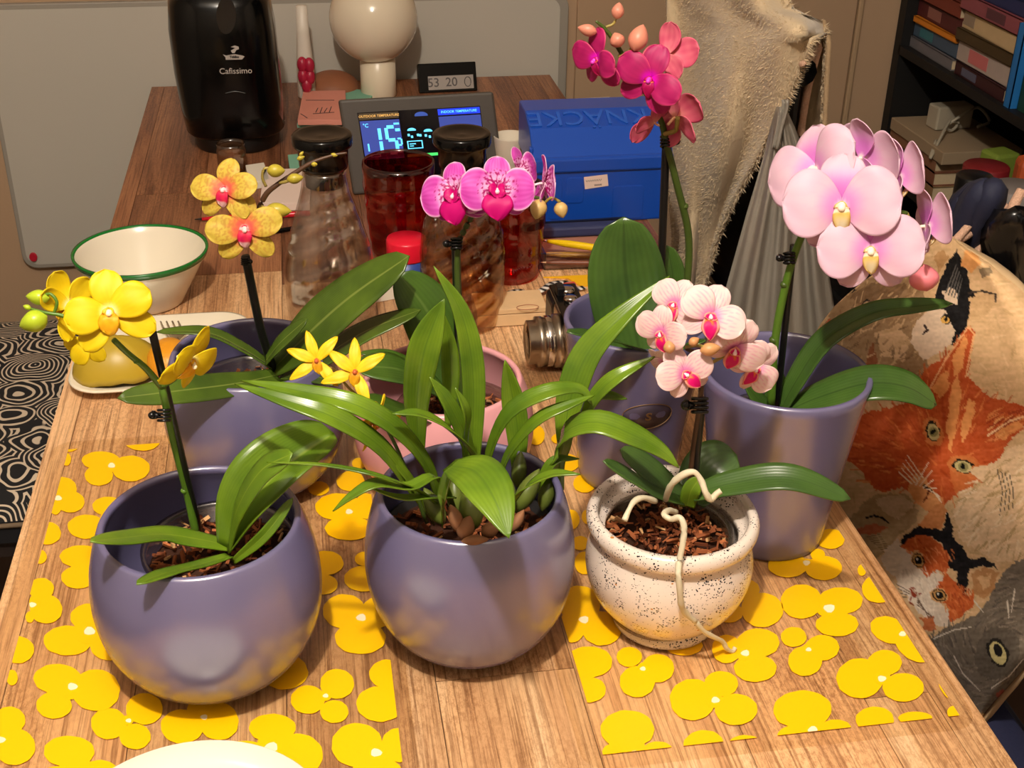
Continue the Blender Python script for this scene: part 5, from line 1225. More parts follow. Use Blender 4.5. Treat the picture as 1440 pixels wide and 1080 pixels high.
# ================================================================ BENCH WITH WAVE-PATTERN COVER
def wavemat():
    m = bpy.data.materials.new('wave_print_cloth'); t = nt(m); b = t.nodes['Principled BSDF']; L = t.links.new
    tc = t.nodes.new('ShaderNodeTexCoord')
    n = t.nodes.new('ShaderNodeTexNoise'); n.inputs['Scale'].default_value = 9; n.inputs['Detail'].default_value = 2; L(tc.outputs['Object'], n.inputs['Vector'])
    ad = t.nodes.new('ShaderNodeMix'); ad.data_type = 'VECTOR'; ad.inputs[0].default_value = .06; L(tc.outputs['Object'], ad.inputs[4]); L(n.outputs['Color'], ad.inputs[5])
    v = t.nodes.new('ShaderNodeTexVoronoi'); v.inputs['Scale'].default_value = 12.5; v.inputs['Randomness'].default_value = .8; L(ad.outputs[1], v.inputs['Vector'])
    mu = t.nodes.new('ShaderNodeMath'); mu.operation = 'MULTIPLY'; mu.inputs[1].default_value = 72; L(v.outputs['Distance'], mu.inputs[0])
    si = t.nodes.new('ShaderNodeMath'); si.operation = 'SINE'; L(mu.outputs[0], si.inputs[0])
    cr = t.nodes.new('ShaderNodeValToRGB'); e = cr.color_ramp.elements; e[0].position = .66; e[0].color = (*lin((22, 21, 24)), 1); e[1].position = .80; e[1].color = (*lin((214, 196, 172)), 1)
    mr = t.nodes.new('ShaderNodeMapRange'); mr.inputs[1].default_value = -1; L(si.outputs[0], mr.inputs[0]); L(mr.outputs[0], cr.inputs[0]); L(cr.outputs[0], b.inputs['Base Color'])
    b.inputs['Roughness'].default_value = .85; return m
bx0, bx1, by0, by1 = -.92, -.335, 1.545, 2.19
bn = thing('bench', 'low bench with a black and white wave-print cover beside the table', 'bench', ((bx0 + bx1) / 2, (by0 + by1) / 2, 0))
V, F = [], []; N = 14
for i in range(N + 1):
    for j in range(N + 1):
        u, v = i / N, j / N; e = min(u, 1 - u, v, 1 - v)
        V.append((bx0 + (bx1 - bx0) * u, by0 + (by1 - by0) * v, TZ - .30 + .03 * min(1, e * 5) ** .5 - .02 + .003 * noise.noise((u * 4, v * 4, 0))))
for i in range(N):
    for j in range(N): a = i * (N + 1) + j; F.append((a, a + N + 1, a + N + 2, a + 1))
V2, F2 = slab([(bx0, by0, TZ - .32), (bx1, by0, TZ - .32), (bx1, by1, TZ - .32), (bx0, by1, TZ - .32)], (0, 0, -.035))
mk('seat_cover', V, F, wavemat(), bn)
mk('cover_hem', *tube([Vector((bx0, by0 - .001, TZ - .325)), Vector((bx1, by0 - .001, TZ - .325))], .004, 6, 4), mat('beige_hem', (120, 100, 78), .8), bn)
mk('cushion_side', V2, F2, mat('bench_dark_cloth', (16, 15, 20), .9), bn, smooth=False)
m_bdark = mat('bench_dark_wood', (40, 30, 26), .6); m_navy = mat('navy_cloth_dark', (18, 22, 44), .8)
mk('seat_frame', *box(((bx0 + bx1) / 2, (by0 + by1) / 2, TZ - .37), (bx1 - bx0 - .02, by1 - by0 - .02, .03)), m_bdark, bn, smooth=False)
for x in (bx0 + .04, bx1 - .04):
    for y in (by0 + .04, by1 - .04): mk('leg', *box((x, y, .182), (.04, .04, .362)), m_bdark, bn, smooth=False)

# ================================================================ CHAIRS ON THE RIGHT
def chair(label, xs, yc, top, m, ms, w=.46, lean=.04):
    t = thing('chair', label, 'chair', (xs - .2, yc, 0), 'chairs along the right side of the table')
    mk('seat', *box((xs - .20, yc, .44), (.42, w, .05)), ms, t, smooth=False, bevel=.015, bseg=3)
    for dx in (-.18, .19):
        for dy in (-1, 1): mk('leg', *tube([Vector((xs - .2 + dx, yc + dy * (w / 2 - .03), 0)), Vector((xs - .2 + dx, yc + dy * (w / 2 - .03), .43))], .015, 8, 2), m, t)
    mk('backrest', *box((xs + .012, yc, (.52 + top) / 2), (.022, w - .02, top - .52)), m, t, smooth=False, bevel=.01, bseg=3)
    for dy in (-1, 1): mk('back_post', *tube([Vector((xs - .0, yc + dy * (w / 2 - .03), .43)), Vector((xs + .01, yc + dy * (w / 2 - .03), top - .01))], .016, 8, 4), m, t)
    mk('top_rail', *tube([Vector((xs + .014, yc + w * (k / 8 - .5), top + .012 * math.sin(math.pi * k / 8))) for k in range(9)], .022, 10, 24), m, t)
    return t
m_chair = mat('black_chair', (14, 13, 14), .3); 
chair('black chair with the cat-print bag hung on its back', .735, 1.06, TZ + .150, m_chair, m_navy, .44)
chair('black chair under the cream fleece', .70, 1.96, TZ + .22, m_chair, m_navy, .44)

# ---- cat print bag: cloth panel painted with cats
def inpoly(P, X, Yv):
    P = np.array(P, float); ins = np.zeros(X.shape, bool); j = len(P) - 1
    for i in range(len(P)):
        xi, yi = P[i]; xj, yj = P[j]
        c = ((yi > Yv) != (yj > Yv)) & (X < (xj - xi) * (Yv - yi) / (yj - yi + 1e-9) + xi); ins ^= c; j = i
    return ins
outl_l = [(330, 1330), (338, 1315), (345, 1298), (356, 1275), (370, 1252), (390, 1222), (410, 1196), (430, 1174), (455, 1154), (475, 1143), (520, 1140), (640, 1140), (760, 1170), (900, 1230), (1010, 1330), (1030, 1360)]
outl_r = [(330, 1336), (338, 1348), (350, 1368), (370, 1404), (400, 1440), (450, 1478), (520, 1500), (860, 1500), (900, 1475), (950, 1435), (1000, 1392), (1030, 1372)]
def interp(T, y):
    for (a, b), (c, d) in zip(T[:-1], T[1:]):
        if a <= y <= c: return b + (d - b) * (y - a) / (c - a)
    return T[-1][1]
NR, NC = 430, 230
rows = [330 + (1030 - 330) * i / NR for i in range(NR + 1)]
PX = np.zeros((NR + 1, NC + 1)); PY = np.zeros_like(PX)
for i, y in enumerate(rows):
    l, r_ = interp(outl_l, y), interp(outl_r, y); PX[i] = np.linspace(l, r_, NC + 1); PY[i] = y
# painterly noise fields
rng = np.random.RandomState(4)
def field(sx, sy, seed):
    r = np.random.RandomState(seed); G = r.rand(80, 80); fx = (PX - 1100) / sx; fy = (PY - 300) / sy
    ix, iy = fx.astype(int) % 79, fy.astype(int) % 79; tx, ty = fx - np.floor(fx), fy - np.floor(fy); tx = tx * tx * (3 - 2 * tx); ty = ty * ty * (3 - 2 * ty)
    return (G[iy, ix] * (1 - tx) + G[iy, ix + 1] * tx) * (1 - ty) + (G[iy + 1, ix] * (1 - tx) + G[iy + 1, ix + 1] * tx) * ty
WX = PX + 4 * (field(8, 8, 1) - .5) + 3 * (field(3, 3, 2) - .5); WY = PY + 4 * (field(8, 8, 3) - .5) + 3 * (field(3, 3, 5) - .5)   # brushy edges
A = np.zeros(PX.shape + (3,)); A[:] = (222, 184, 138)
fb = field(26, 14, 7)[..., None]; A = A * (1 - .25 * fb) + np.array((186, 150, 106)) * .25 * fb
def paint(P, c, edge=True):
    mk_ = inpoly(P, WX if edge else PX, WY if edge else PY); A[mk_] = c; return mk_
def z5(P): return [(1150 + x / 2.455, 560 + y / 2.455) for x, y in P]
def ell(cx_, cy_, rx, ry, ang=0):
    a = math.radians(ang); return [(cx_ + rx * math.cos(t) * math.cos(a) - ry * math.sin(t) * math.sin(a), cy_ + rx * math.cos(t) * math.sin(a) + ry * math.sin(t) * math.cos(a)) for t in [2 * math.pi * k / 20 for k in range(20)]]
def line(P, w, c, a=1.0):
    for (x0_, y0_), (x1_, y1_) in zip(P[:-1], P[1:]):
        i0 = max(0, int((min(y0_, y1_) - w - 331) / 700 * NR)); i1 = min(NR + 1, int((max(y0_, y1_) + w - 329) / 700 * NR) + 2)
        if i1 <= i0: continue
        px, py = PX[i0:i1], PY[i0:i1]; dx, dy = x1_ - x0_, y1_ - y0_; L2 = dx * dx + dy * dy + 1e-9; t = np.clip(((px - x0_) * dx + (py - y0_) * dy) / L2, 0, 1)
        mk_ = np.hypot(px - x0_ - t * dx, py - y0_ - t * dy) < w * (1.15 - .5 * t); S_ = A[i0:i1]; S_[mk_] = S_[mk_] * (1 - a) + np.array(c) * a
def fur(P, n, L, ang, cols, w=1.0, spread=22, a=.75, seed=0):
    """short brush strokes inside polygon P; ang is degrees or a function of the position"""
    r = random.Random(seed); xs = [p[0] for p in P]; ys = [p[1] for p in P]; k = 0
    def inside(x, y):
        c = False; j = len(P) - 1
        for i in range(len(P)):
            if (P[i][1] > y) != (P[j][1] > y) and x < (P[j][0] - P[i][0]) * (y - P[i][1]) / (P[j][1] - P[i][1]) + P[i][0]: c = not c
            j = i
        return c
    while k < n:
        k += 1; x, y = r.uniform(min(xs), max(xs)), r.uniform(min(ys), max(ys))
        if not inside(x, y): continue
        g = math.radians((ang(x, y) if callable(ang) else ang) + r.uniform(-spread, spread)); l = L * r.uniform(.6, 1.3)
        line([(x, y), (x + l * math.cos(g), y + l * math.sin(g))], w * r.uniform(.7, 1.3), r.choice(cols), a)
CREAM = [(236, 204, 160), (206, 170, 124), (190, 156, 108), (226, 190, 146)]
fur([(1140, 340), (1500, 340), (1500, 1000), (1140, 1000)], 500, 16, 40, CREAM, 1.6, 60, .5, 1)
# tabby in the upper corner
paint([(1140, 480), (1175, 430), (1215, 395), (1260, 372), (1300, 390), (1300, 430), (1290, 480), (1310, 520), (1270, 560), (1180, 560), (1140, 530)], (160, 128, 92))
paint([(1195, 415), (1240, 390), (1275, 400), (1260, 425), (1215, 435)], (130, 100, 70)); paint([(1148, 470), (1165, 448), (1180, 452), (1172, 478), (1150, 490)], (188, 96, 56))
paint([(1230, 470), (1265, 455), (1280, 480), (1270, 510), (1240, 500)], (206, 170, 130)); paint([(1225, 480), (1240, 520), (1255, 550), (1235, 555), (1215, 520)], (140, 84, 52))
for cx_, cy_ in ((1196, 408), (1218, 427)): paint(ell(cx_, cy_, 7, 5, -30), (30, 26, 24)); paint(ell(cx_, cy_, 4, 3, -30), (176, 150, 110), False)
fur([(1150, 480), (1215, 395), (1290, 380), (1300, 480), (1290, 550), (1180, 550)], 260, 13, -50, [(120, 92, 64), (196, 160, 116), (146, 112, 78), (218, 184, 140)], 1.1, 40, .8, 2)
# black and white cat
paint([(1322, 395), (1335, 365), (1346, 350), (1352, 368), (1362, 388), (1366, 405), (1372, 428), (1364, 450), (1352, 470), (1340, 486), (1325, 470), (1318, 440), (1316, 415)], (28, 27, 28))
paint([(1288, 450), (1310, 432), (1328, 436), (1342, 462), (1340, 482), (1318, 498), (1298, 505), (1280, 480)], (226, 200, 172)); paint([(1325, 412), (1336, 402), (1348, 412), (1346, 428), (1332, 430)], (222, 196, 168))
paint([(1364, 418), (1398, 412), (1400, 428), (1384, 446), (1362, 452)], (206, 168, 122)); line([(1362, 412), (1380, 409), (1400, 414), (1400, 424)], 1.6, (60, 50, 44))
paint(ell(1331, 449, 9, 7, 10), (24, 22, 22)); paint(ell(1329, 450, 6, 5), (226, 176, 90), False); paint(ell(1330, 449, 2.4, 3.6), (20, 18, 18), False)
line([(1300, 458), (1304, 464), (1298, 470)], 1.8, (60, 40, 36)); paint([(1350, 372), (1358, 352), (1374, 352), (1382, 370), (1366, 384)], (226, 160, 96)); paint([(1320, 385), (1312, 360), (1326, 350), (1334, 362)], (196, 150, 100))
for k in range(5): line([(1330 + k * 4, 412 + k * 2), (1345 + k * 2, 372 + k * 5)], .9, (96, 92, 88))
paint([(1376, 380), (1392, 374), (1396, 384), (1382, 390)], (140, 118, 90))
# big orange cat
OR = (198, 88, 42)
paint([(1300, 522), (1328, 500), (1348, 478), (1360, 458), (1370, 462), (1366, 500), (1360, 528), (1392, 560), (1420, 566), (1442, 572), (1500, 580), (1500, 640), (1442, 600), (1418, 622), (1404, 648), (1388, 672), (1352, 690), (1338, 702), (1322, 722), (1302, 718), (1286, 702), (1270, 684), (1244, 692), (1226, 686), (1210, 660), (1180, 640), (1180, 600), (1220, 580), (1280, 566)], OR)
OP = [(1300, 522), (1328, 500), (1348, 478), (1360, 458), (1370, 462), (1366, 500), (1360, 528), (1392, 560), (1420, 566), (1442, 572), (1500, 580), (1500, 640), (1442, 600), (1418, 622), (1404, 648), (1388, 672), (1352, 690), (1338, 702), (1300, 710), (1270, 684), (1226, 686), (1180, 640), (1180, 600), (1280, 566)]
fur(OP, 900, 15, lambda x, y: math.degrees(math.atan2(y - 660, x - 1322)), [(222, 122, 62), (176, 70, 32), (208, 100, 50), (232, 144, 84), (188, 78, 38)], 1.2, 14, .7, 3)
for P in ([(1338, 545), (1348, 520), (1352, 560), (1344, 600), (1336, 640), (1330, 600)], [(1362, 560), (1372, 570), (1366, 600), (1352, 625), (1350, 600)], [(1308, 545), (1330, 520), (1336, 540), (1320, 560)], [(1395, 608), (1430, 592), (1440, 600), (1410, 620)], [(1340, 500), (1358, 470), (1362, 480), (1352, 520), (1340, 530)]): paint(P, (234, 156, 90))
paint([(1346, 700), (1350, 690), (1388, 672), (1376, 650), (1364, 640), (1345, 640), (1335, 665)], (214, 116, 60))
paint([(1276, 690), (1284, 668), (1300, 672), (1312, 690), (1326, 700), (1322, 720), (1302, 718), (1288, 706)], (228, 156, 96))
for ex, ey, an in ((1312, 607, 75), (1354, 656, 15)):
    paint(ell(ex, ey, 21, 14, an), (216, 128, 70)); paint(ell(ex, ey, 15, 9.5, an), (30, 26, 20)); paint(ell(ex + .6, ey + .5, 12.5, 8, an), (206, 190, 132), False); paint(ell(ex + .5, ey + .5, 7.5, 6.2, an), (150, 140, 90), False); paint(ell(ex, ey, 4.6, 3.0, an + 70), (22, 20, 18), False)
line([(1300, 684), (1306, 688), (1312, 692)], 2.6, (70, 34, 24)); line([(1306, 690), (1303, 700), (1298, 706)], 1.2, (120, 52, 30))
for k in range(7): line([(1318 - k * 5, 694 - k * 2), (1330 - k * 4, 722 - k * 12)], .8, (248, 222, 190))
for k in range(5): line([(1282 + k * 4, 680 - k * 2), (1264 + k * 3, 664 - k * 6)], .8, (248, 222, 190))
fur([(1382, 575), (1440, 580), (1440, 600), (1400, 622), (1390, 605)], 40, 16, -28, [(240, 176, 112), (160, 60, 30), (226, 140, 80)], 1.2, 8, .9, 5)
line([(1300, 560), (1330, 505), (1362, 460), (1370, 470), (1358, 530)], 1.3, (236, 176, 120))
line([(1390, 612), (1420, 592), (1446, 584)], 1.5, (246, 200, 150))
# pale sleeping cat and cream cat
paint(z5([(100, 430), (160, 360), (210, 330), (300, 330), (350, 390), (330, 440), (280, 470), (220, 540), (190, 560), (120, 470)]), (176, 146, 106)); paint(z5([(200, 350), (280, 330), (330, 370), (280, 420), (230, 400)]), (206, 176, 138))
paint(z5([(130, 450), (200, 430), (240, 450), (200, 470), (140, 470)]), (190, 108, 74)); line(z5([(168, 413), (195, 406), (220, 412), (245, 430)]), 1.5, (24, 22, 24))
for k in range(8): line(z5([(170 + k * 8, 480 + k * 7), (215 + k * 5, 470 + k * 8)]), .8, (130, 104, 74))
paint([(1360, 660), (1398, 650), (1420, 628), (1500, 610), (1500, 790), (1400, 790), (1352, 760), (1340, 720), (1352, 695), (1385, 680)], (232, 198, 156))
fur([(1345, 700), (1400, 655), (1500, 610), (1500, 790), (1360, 765)], 420, 15, lambda x, y: 150 - .25 * (y - 650), [(240, 210, 170), (206, 172, 124), (186, 150, 100), (246, 222, 188)], 1.2, 30, .7, 7)
for k in range(4): line([(1402 + k * 6, 660 + k * 3), (1410 + k * 5, 690), (1406 + k * 6, 724 - k * 3)], .6, (80, 66, 52))
# calico cat
paint(z5([(215, 560), (245, 510), (285, 478), (290, 560), (278, 640), (240, 590)]), (222, 200, 174))
paint(z5([(280, 600), (290, 520), (330, 540), (420, 600), (440, 620), (410, 690), (450, 740), (458, 785), (420, 790), (350, 740), (310, 690), (272, 640)]), (226, 206, 184))
paint(z5([(284, 520), (300, 485), (340, 470), (400, 482), (440, 520), (485, 505), (465, 560), (440, 602), (405, 592), (375, 620), (355, 590), (320, 530)]), (204, 98, 48)); paint(z5([(415, 640), (445, 605), (490, 640), (512, 690), (545, 660), (535, 720), (490, 758), (452, 775), (450, 720), (410, 690)]), (206, 98, 46))
paint(z5([(340, 440), (380, 400), (400, 370), (430, 360), (445, 390), (430, 450), (380, 450)]), (214, 140, 84))
paint(z5([(285, 515), (300, 470), (350, 444), (410, 448), (434, 458), (445, 388), (460, 420), (466, 480), (500, 510), (522, 556), (580, 548), (622, 588), (560, 580), (522, 592), (516, 640), (502, 690), (485, 640), (480, 600), (450, 580), (456, 545), (430, 506), (400, 478), (350, 472), (312, 488)]), (26, 24, 26))
paint(z5([(530, 605), (575, 582), (624, 600), (612, 660), (575, 692), (540, 672)]), (196, 142, 92)); paint(z5([(555, 620), (600, 605), (595, 650), (565, 665)]), (222, 178, 130))
for ex, ey, an in ((347, 560, 65), (420, 680, 30)):
    (qx, qy), = z5([(ex, ey)]); paint(ell(qx, qy, 12, 9, an), (222, 168, 110)); paint(ell(qx, qy, 8, 6.4, an), (190, 140, 80), False); paint(ell(qx, qy, 5.6, 5, an), (18, 16, 16), False); paint(ell(qx - 1.5, qy - 2, 1.4, 1.4), (240, 230, 210), False)
paint(z5([(318, 660), (330, 650), (340, 668), (356, 680), (340, 692), (320, 690)]), (150, 60, 38)); line(z5([(322, 690), (318, 705), (330, 715)]), 1.2, (150, 70, 50)); paint(z5([(350, 760), (400, 750), (410, 800), (370, 800)]), (200, 112, 66))
fur(z5([(285, 520), (340, 475), (440, 520), (480, 510), (440, 600), (355, 590)]), 90, 9, 60, [(224, 128, 70), (180, 76, 36), (234, 150, 96)], .9, 25, .8, 9)
fur(z5([(415, 640), (490, 640), (540, 665), (480, 760), (415, 690)]), 70, 9, 70, [(224, 128, 70), (180, 76, 36)], .9, 25, .8, 10)
fur(z5([(280, 600), (340, 560), (420, 610), (400, 680), (450, 770), (350, 740)]), 110, 10, 70, [(240, 224, 204), (206, 184, 160)], .9, 25, .8, 11)
for ex, ey, an in ((347, 560, 65), (420, 680, 30)):
    (qx, qy), = z5([(ex, ey)]); paint(ell(qx, qy, 13, 9.5, an), (222, 168, 110)); line(ell(qx, qy, 10, 7.5, an), .9, (60, 36, 24)); paint(ell(qx, qy, 8.5, 6.6, an), (196, 146, 84), False); paint(ell(qx, qy, 6, 5.2, an), (18, 16, 16), False); paint(ell(qx - 1.8, qy - 2, 1.6, 1.6), (240, 230, 210), False)
for k in range(4): line(z5([(318 - k * 4, 668 + k * 6), (268 + k * 6, 640 + k * 16)]), .6, (120, 96, 80)); line(z5([(345, 690 + k * 8), (385 + k * 6, 760)]), .6, (120, 96, 80))
# grey cat
GR = (122, 110, 96)
paint(z5([(385, 835), (440, 795), (500, 770), (545, 750), (560, 735), (590, 690), (620, 640), (660, 585), (700, 555), (760, 540), (900, 560), (900, 900), (720, 960), (650, 1030), (600, 1085), (560, 1090), (480, 1000)]), GR)
fur(z5([(385, 835), (545, 750), (620, 640), (700, 555), (900, 560), (900, 900), (600, 1085), (480, 1000)]), 620, 15, lambda x, y: math.degrees(math.atan2(y - 915, x - 1404)) + 70, [(152, 138, 120), (92, 83, 74), (110, 99, 87), (136, 122, 106)], 1.2, 22, .75, 13)
paint(z5(ell(620, 880, 75, 95, 20)), (104, 94, 82)); paint(z5(ell(622, 878, 34, 52, -25)), (40, 36, 32)); paint(z5(ell(622, 880, 26, 42, -25)), (214, 200, 140), False); paint(z5(ell(622, 870, 14, 24, -20)), (24, 22, 22), False)
for P in ([(470, 890), (500, 950), (560, 1010)], [(655, 700), (660, 760)], [(680, 660), (668, 740)], [(540, 700), (572, 740)], [(400, 830), (470, 800), (530, 790)], [(600, 1000), (660, 960), (710, 900)]): line(z5(P), .9, (220, 208, 190))
paint(z5([(612, 1020), (640, 1005), (645, 1020), (620, 1030)]), (170, 90, 70))
A += (field(3, 3, 21)[..., None] - .5) * 16 + (field(12, 3, 23)[..., None] - .5) * 18
A = np.clip(A, 8, 250) / 255; A = np.where(A <= .04045, A / 12.92, ((A + .055) / 1.055) ** 2.4)
cb = thing('cat_print_bag', 'tote bag printed with orange, calico, grey and black cats hanging beside the table', 'bag', (.68, 1.1, TZ - .35))
V = []
for i in range(NR + 1):
    for j in range(NC + 1):
        x, y = PX[i, j], PY[i, j]; e = min(j, NC - j) / NC
        Xp = .652 + .012 * math.sin(x * .021 + y * .006) + .006 * math.sin(y * .03 - x * .012) + .03 * (1 - min(1, e * 5)) ** 2 * (1 if j > NC / 2 else .3) + max(0, (370 - y) / 40) ** 2 * .02
        V.append(atx(x, y, Xp))
F = [(i * (NC + 1) + j, i * (NC + 1) + j + 1, (i + 1) * (NC + 1) + j + 1, (i + 1) * (NC + 1) + j) for i in range(NR) for j in range(NC)]
pan = mk('printed_panel', V, F, vmat('cat_print_cloth', .8, .15, bump=(900, .25)), cb, cols=[tuple(c) for c in A.reshape(-1, 3)])
# plain back panel of the bag, a little behind
V2 = []; sub_i = range(0, NR + 1, 10); sub_j = range(0, NC + 1, 10)
for i in sub_i:
    for j in sub_j:
        q = V[i * (NC + 1) + j]; e = min(i / NR, 1 - i / NR, j / NC, 1 - j / NC); V2.append(Vector(q) + Vector((.004 + .035 * min(1, e * 4), 0, -.002)))
ni, nj = len(sub_i), len(sub_j)
mk('back_panel', V2, [(a * nj + b, (a + 1) * nj + b, (a + 1) * nj + b + 1, a * nj + b + 1) for a in range(ni - 1) for b in range(nj - 1)], mat('bag_lining', (190, 160, 120), .85), cb)
m_rope = mat('pink_beige_rope', (206, 164, 138), .8, bump=(700, .8), var=(300, .25))
def rope(par, pts, r, name='rope_handle'): return mk(name, *tube(pts, r, 8, len(pts) * 6, wob=.12), m_rope, par)
rope(cb, [atx(1338, 345, .66), atx(1360, 320, .685), atx(1385, 292, .715), atx(1402, 286, .735), atx(1420, 296, .75)], .0045)
rope(cb, [atx(1345, 340, .67), atx(1372, 324, .70), atx(1388, 318, .72)], .0042)
rope(cb, [atx(1386, 322, .718), atx(1378, 345, .71), atx(1372, 366, .70)], .0052)
rope(cb, [atx(1436, 268, .76), atx(1426, 288, .75), atx(1420, 304, .74)], .0055)

# navy jacket lump on the chair
V, F = [], []; n1, n2 = 14, 18
Lj = [(262, 1385, 1398), (268, 1366, 1404), (280, 1350, 1403), (295, 1342, 1396), (315, 1330, 1385), (335, 1320, 1372), (352, 1312, 1362), (375, 1308, 1350)]
for (y, l, r_) in Lj:
    for k in range(n2 + 1):
        u = k / n2; x = l + (r_ - l) * u; V.append(atx(x, y, .712 - .02 * math.sin(math.pi * u) + .006 * math.sin(x * .3 + y * .14)))
for i in range(len(Lj) - 1):
    for k in range(n2): a = i * (n2 + 1) + k; F.append((a, a + 1, a + n2 + 2, a + n2 + 1))
tag(mk('navy_jacket', V, F, mat('navy_fabric', (22, 26, 52), .75, bump=(90, .5)), solid=.02), 'dark navy jacket bunched on the chair above the cat-print bag', 'jacket')
# navy cushion on the chair seat
V, F = [], []
for i in range(13):
    for k in range(13):
        u, v = i / 12, k / 12; e = min(u, 1 - u, v, 1 - v)
        V.append((.36 + .37 * u, .87 + .46 * v, .468 + .055 * min(1, e * 6) ** .5 + .004 * noise.noise((u * 5, v * 5, 2))))
for i in range(12):
    for k in range(12): a = i * 13 + k; F.append((a, a + 13, a + 14, a + 1))
tag(mk('seat_cushion', V, F, mat('navy_blanket_cloth', (26, 30, 62), .85, bump=(200, .3))), 'dark navy cushion on the chair seat below the cat-print bag', 'cushion')
# glossy black bag behind the cat bag
V, F = [], []
Lb = [(296, 1402, 1500), (315, 1392, 1510), (340, 1388, 1515), (380, 1392, 1515), (430, 1400, 1515), (480, 1400, 1515)]
for (y, l, r_) in Lb:
    for k in range(13): x = l + (r_ - l) * k / 12; V.append(atx(x, y, .706 + .008 * math.sin(k * .9 + y * .03)))
for i in range(len(Lb) - 1):
    for k in range(12): a = i * 13 + k; F.append((a, a + 1, a + 14, a + 13))
tag(mk('black_handbag', V, F, mat('black_leather', (12, 11, 12), .25, bump=(60, .4)), solid=.016), 'shiny black leather bag hanging behind the cat-print bag', 'bag')

# ================================================================ FLEECE OVER THE SECOND CHAIR
m_fl = mat('cream_fleece', (208, 186, 152), .95, sheen=.3, bump=(160, .9), var=(16, .12))
fl = thing('fleece_blanket', 'cream fleece blanket with shaggy edges draped over a chair back', 'blanket', (.68, 1.8, TZ - .3))
fr_r = [(-90, 1075), (-40, 1085), (0, 1108), (18, 1118), (26, 1142), (34, 1160), (48, 1163), (54, 1144), (75, 1135), (110, 1120), (150, 1101), (190, 1084), (220, 1068), (250, 1051), (285, 1032), (320, 1016), (350, 1005), (390, 994), (430, 984), (480, 972)]
NRf, NCf = 70, 34; V = []
for i in range(NRf + 1):
    y = -90 + 570 * i / NRf; l = 938 + (12 if y > 200 else 0) * min(1, (y - 200) / 200 if y > 200 else 0); r_ = interp(fr_r, y)
    for j in range(NCf + 1):
        u = j / NCf; x = l + (r_ - l) * u
        V.append(atx(x, y, .640 + .016 * math.sin(u * 7 + y * .006) + .008 * math.sin(u * 15 - y * .02) + .02 * math.exp(-max(0, y - 20) / 30) * u + (.095 * sstep(1128, 1160, x) if y < 56 else 0)))
F = [(i * (NCf + 1) + j, i * (NCf + 1) + j + 1, (i + 1) * (NCf + 1) + j + 1, (i + 1) * (NCf + 1) + j) for i in range(NRf) for j in range(NCf)]
mk('front_drape', V, F, m_fl, fl, solid=.008); FV = V
# rear drape on the other side of the backrest
V = []
for i in range(25):
    y = 28 + 260 * i / 24; l = 1100; r_ = 1158 + 8 * min(1, (y - 28) / 30) - (y - 60) * .05 if y > 28 else 1158
    for j in range(11): x = l + (r_ - l) * j / 10; V.append(atx(x, y, .758 + .006 * math.sin(j * .9)))
F = [(i * 11 + j, i * 11 + j + 1, (i + 1) * 11 + j + 1, (i + 1) * 11 + j) for i in range(24) for j in range(10)]
mk('rear_drape', V, F, mat('fleece_lining', (170, 142, 108), .95, bump=(160, .7)), fl, solid=.006)
# shaggy pile: short tufts all over, longer along the open edge
rnd = random.Random(5); V, F = [], []
def tuft(p, d, w):
    k = len(V); s = d.cross(Vector((rnd.uniform(-1, 1), rnd.uniform(-1, 1), rnd.uniform(-1, 1)))).normalized() * w
    V.extend([p - s, p + s, p + d]); F.append((k, k + 1, k + 2))
for q in range(26000):
    i = rnd.randrange(NRf); j = rnd.randrange(NCf); a, b, c = FV[i * (NCf + 1) + j], FV[i * (NCf + 1) + j + 1], FV[(i + 1) * (NCf + 1) + j]
    p = a + (b - a) * rnd.random() + (c - a) * rnd.random(); n = (b - a).cross(c - a).normalized()
    if n.x > 0: n = -n
    d = (n * .6 + Vector((rnd.uniform(-.5, .5), rnd.uniform(-.5, .5), rnd.uniform(-.9, .1)))).normalized() * rnd.uniform(.004, .008); tuft(p + n * .003, d, .0007)
for i in range(NRf * 7):
    t = i / (NRf * 7) * NRf; k = int(t); u = t - k; p = FV[k * (NCf + 1) + NCf].lerp(FV[min(k + 1, NRf) * (NCf + 1) + NCf], u); d0 = (FV[k * (NCf + 1) + NCf] - FV[k * (NCf + 1) + NCf - 1]).normalized()
    for _ in range(3): tuft(p - d0 * .004, (d0 + Vector((rnd.uniform(-.5, .5), rnd.uniform(-.5, .5), rnd.uniform(-.8, .3)))).normalized() * rnd.uniform(.008, .018), .0016)
for i in range(500):
    p = atx(1160 - .045 * (i * .4), 36 + i * .4, .757); tuft(p, Vector((rnd.uniform(-.3, .6), rnd.uniform(-1, -.2), rnd.uniform(-.6, .6))).normalized() * rnd.uniform(.006, .014), .0014)
fo_ = mk('fleece_pile', V, F, m_fl, fl, smooth=False); fo_['kind'] = 'stuff'
rope(fl, [atx(1128, 90, .655), atx(1140, 82, .70), atx(1150, 70, .735), atx(1152, 62, .75)], .004, 'drawstring')
rope(fl, [atx(1152, 65, .75), atx(1142, 100, .74), atx(1135, 130, .735), atx(1130, 160, .73), atx(1126, 190, .73)], .006, 'drawstring')
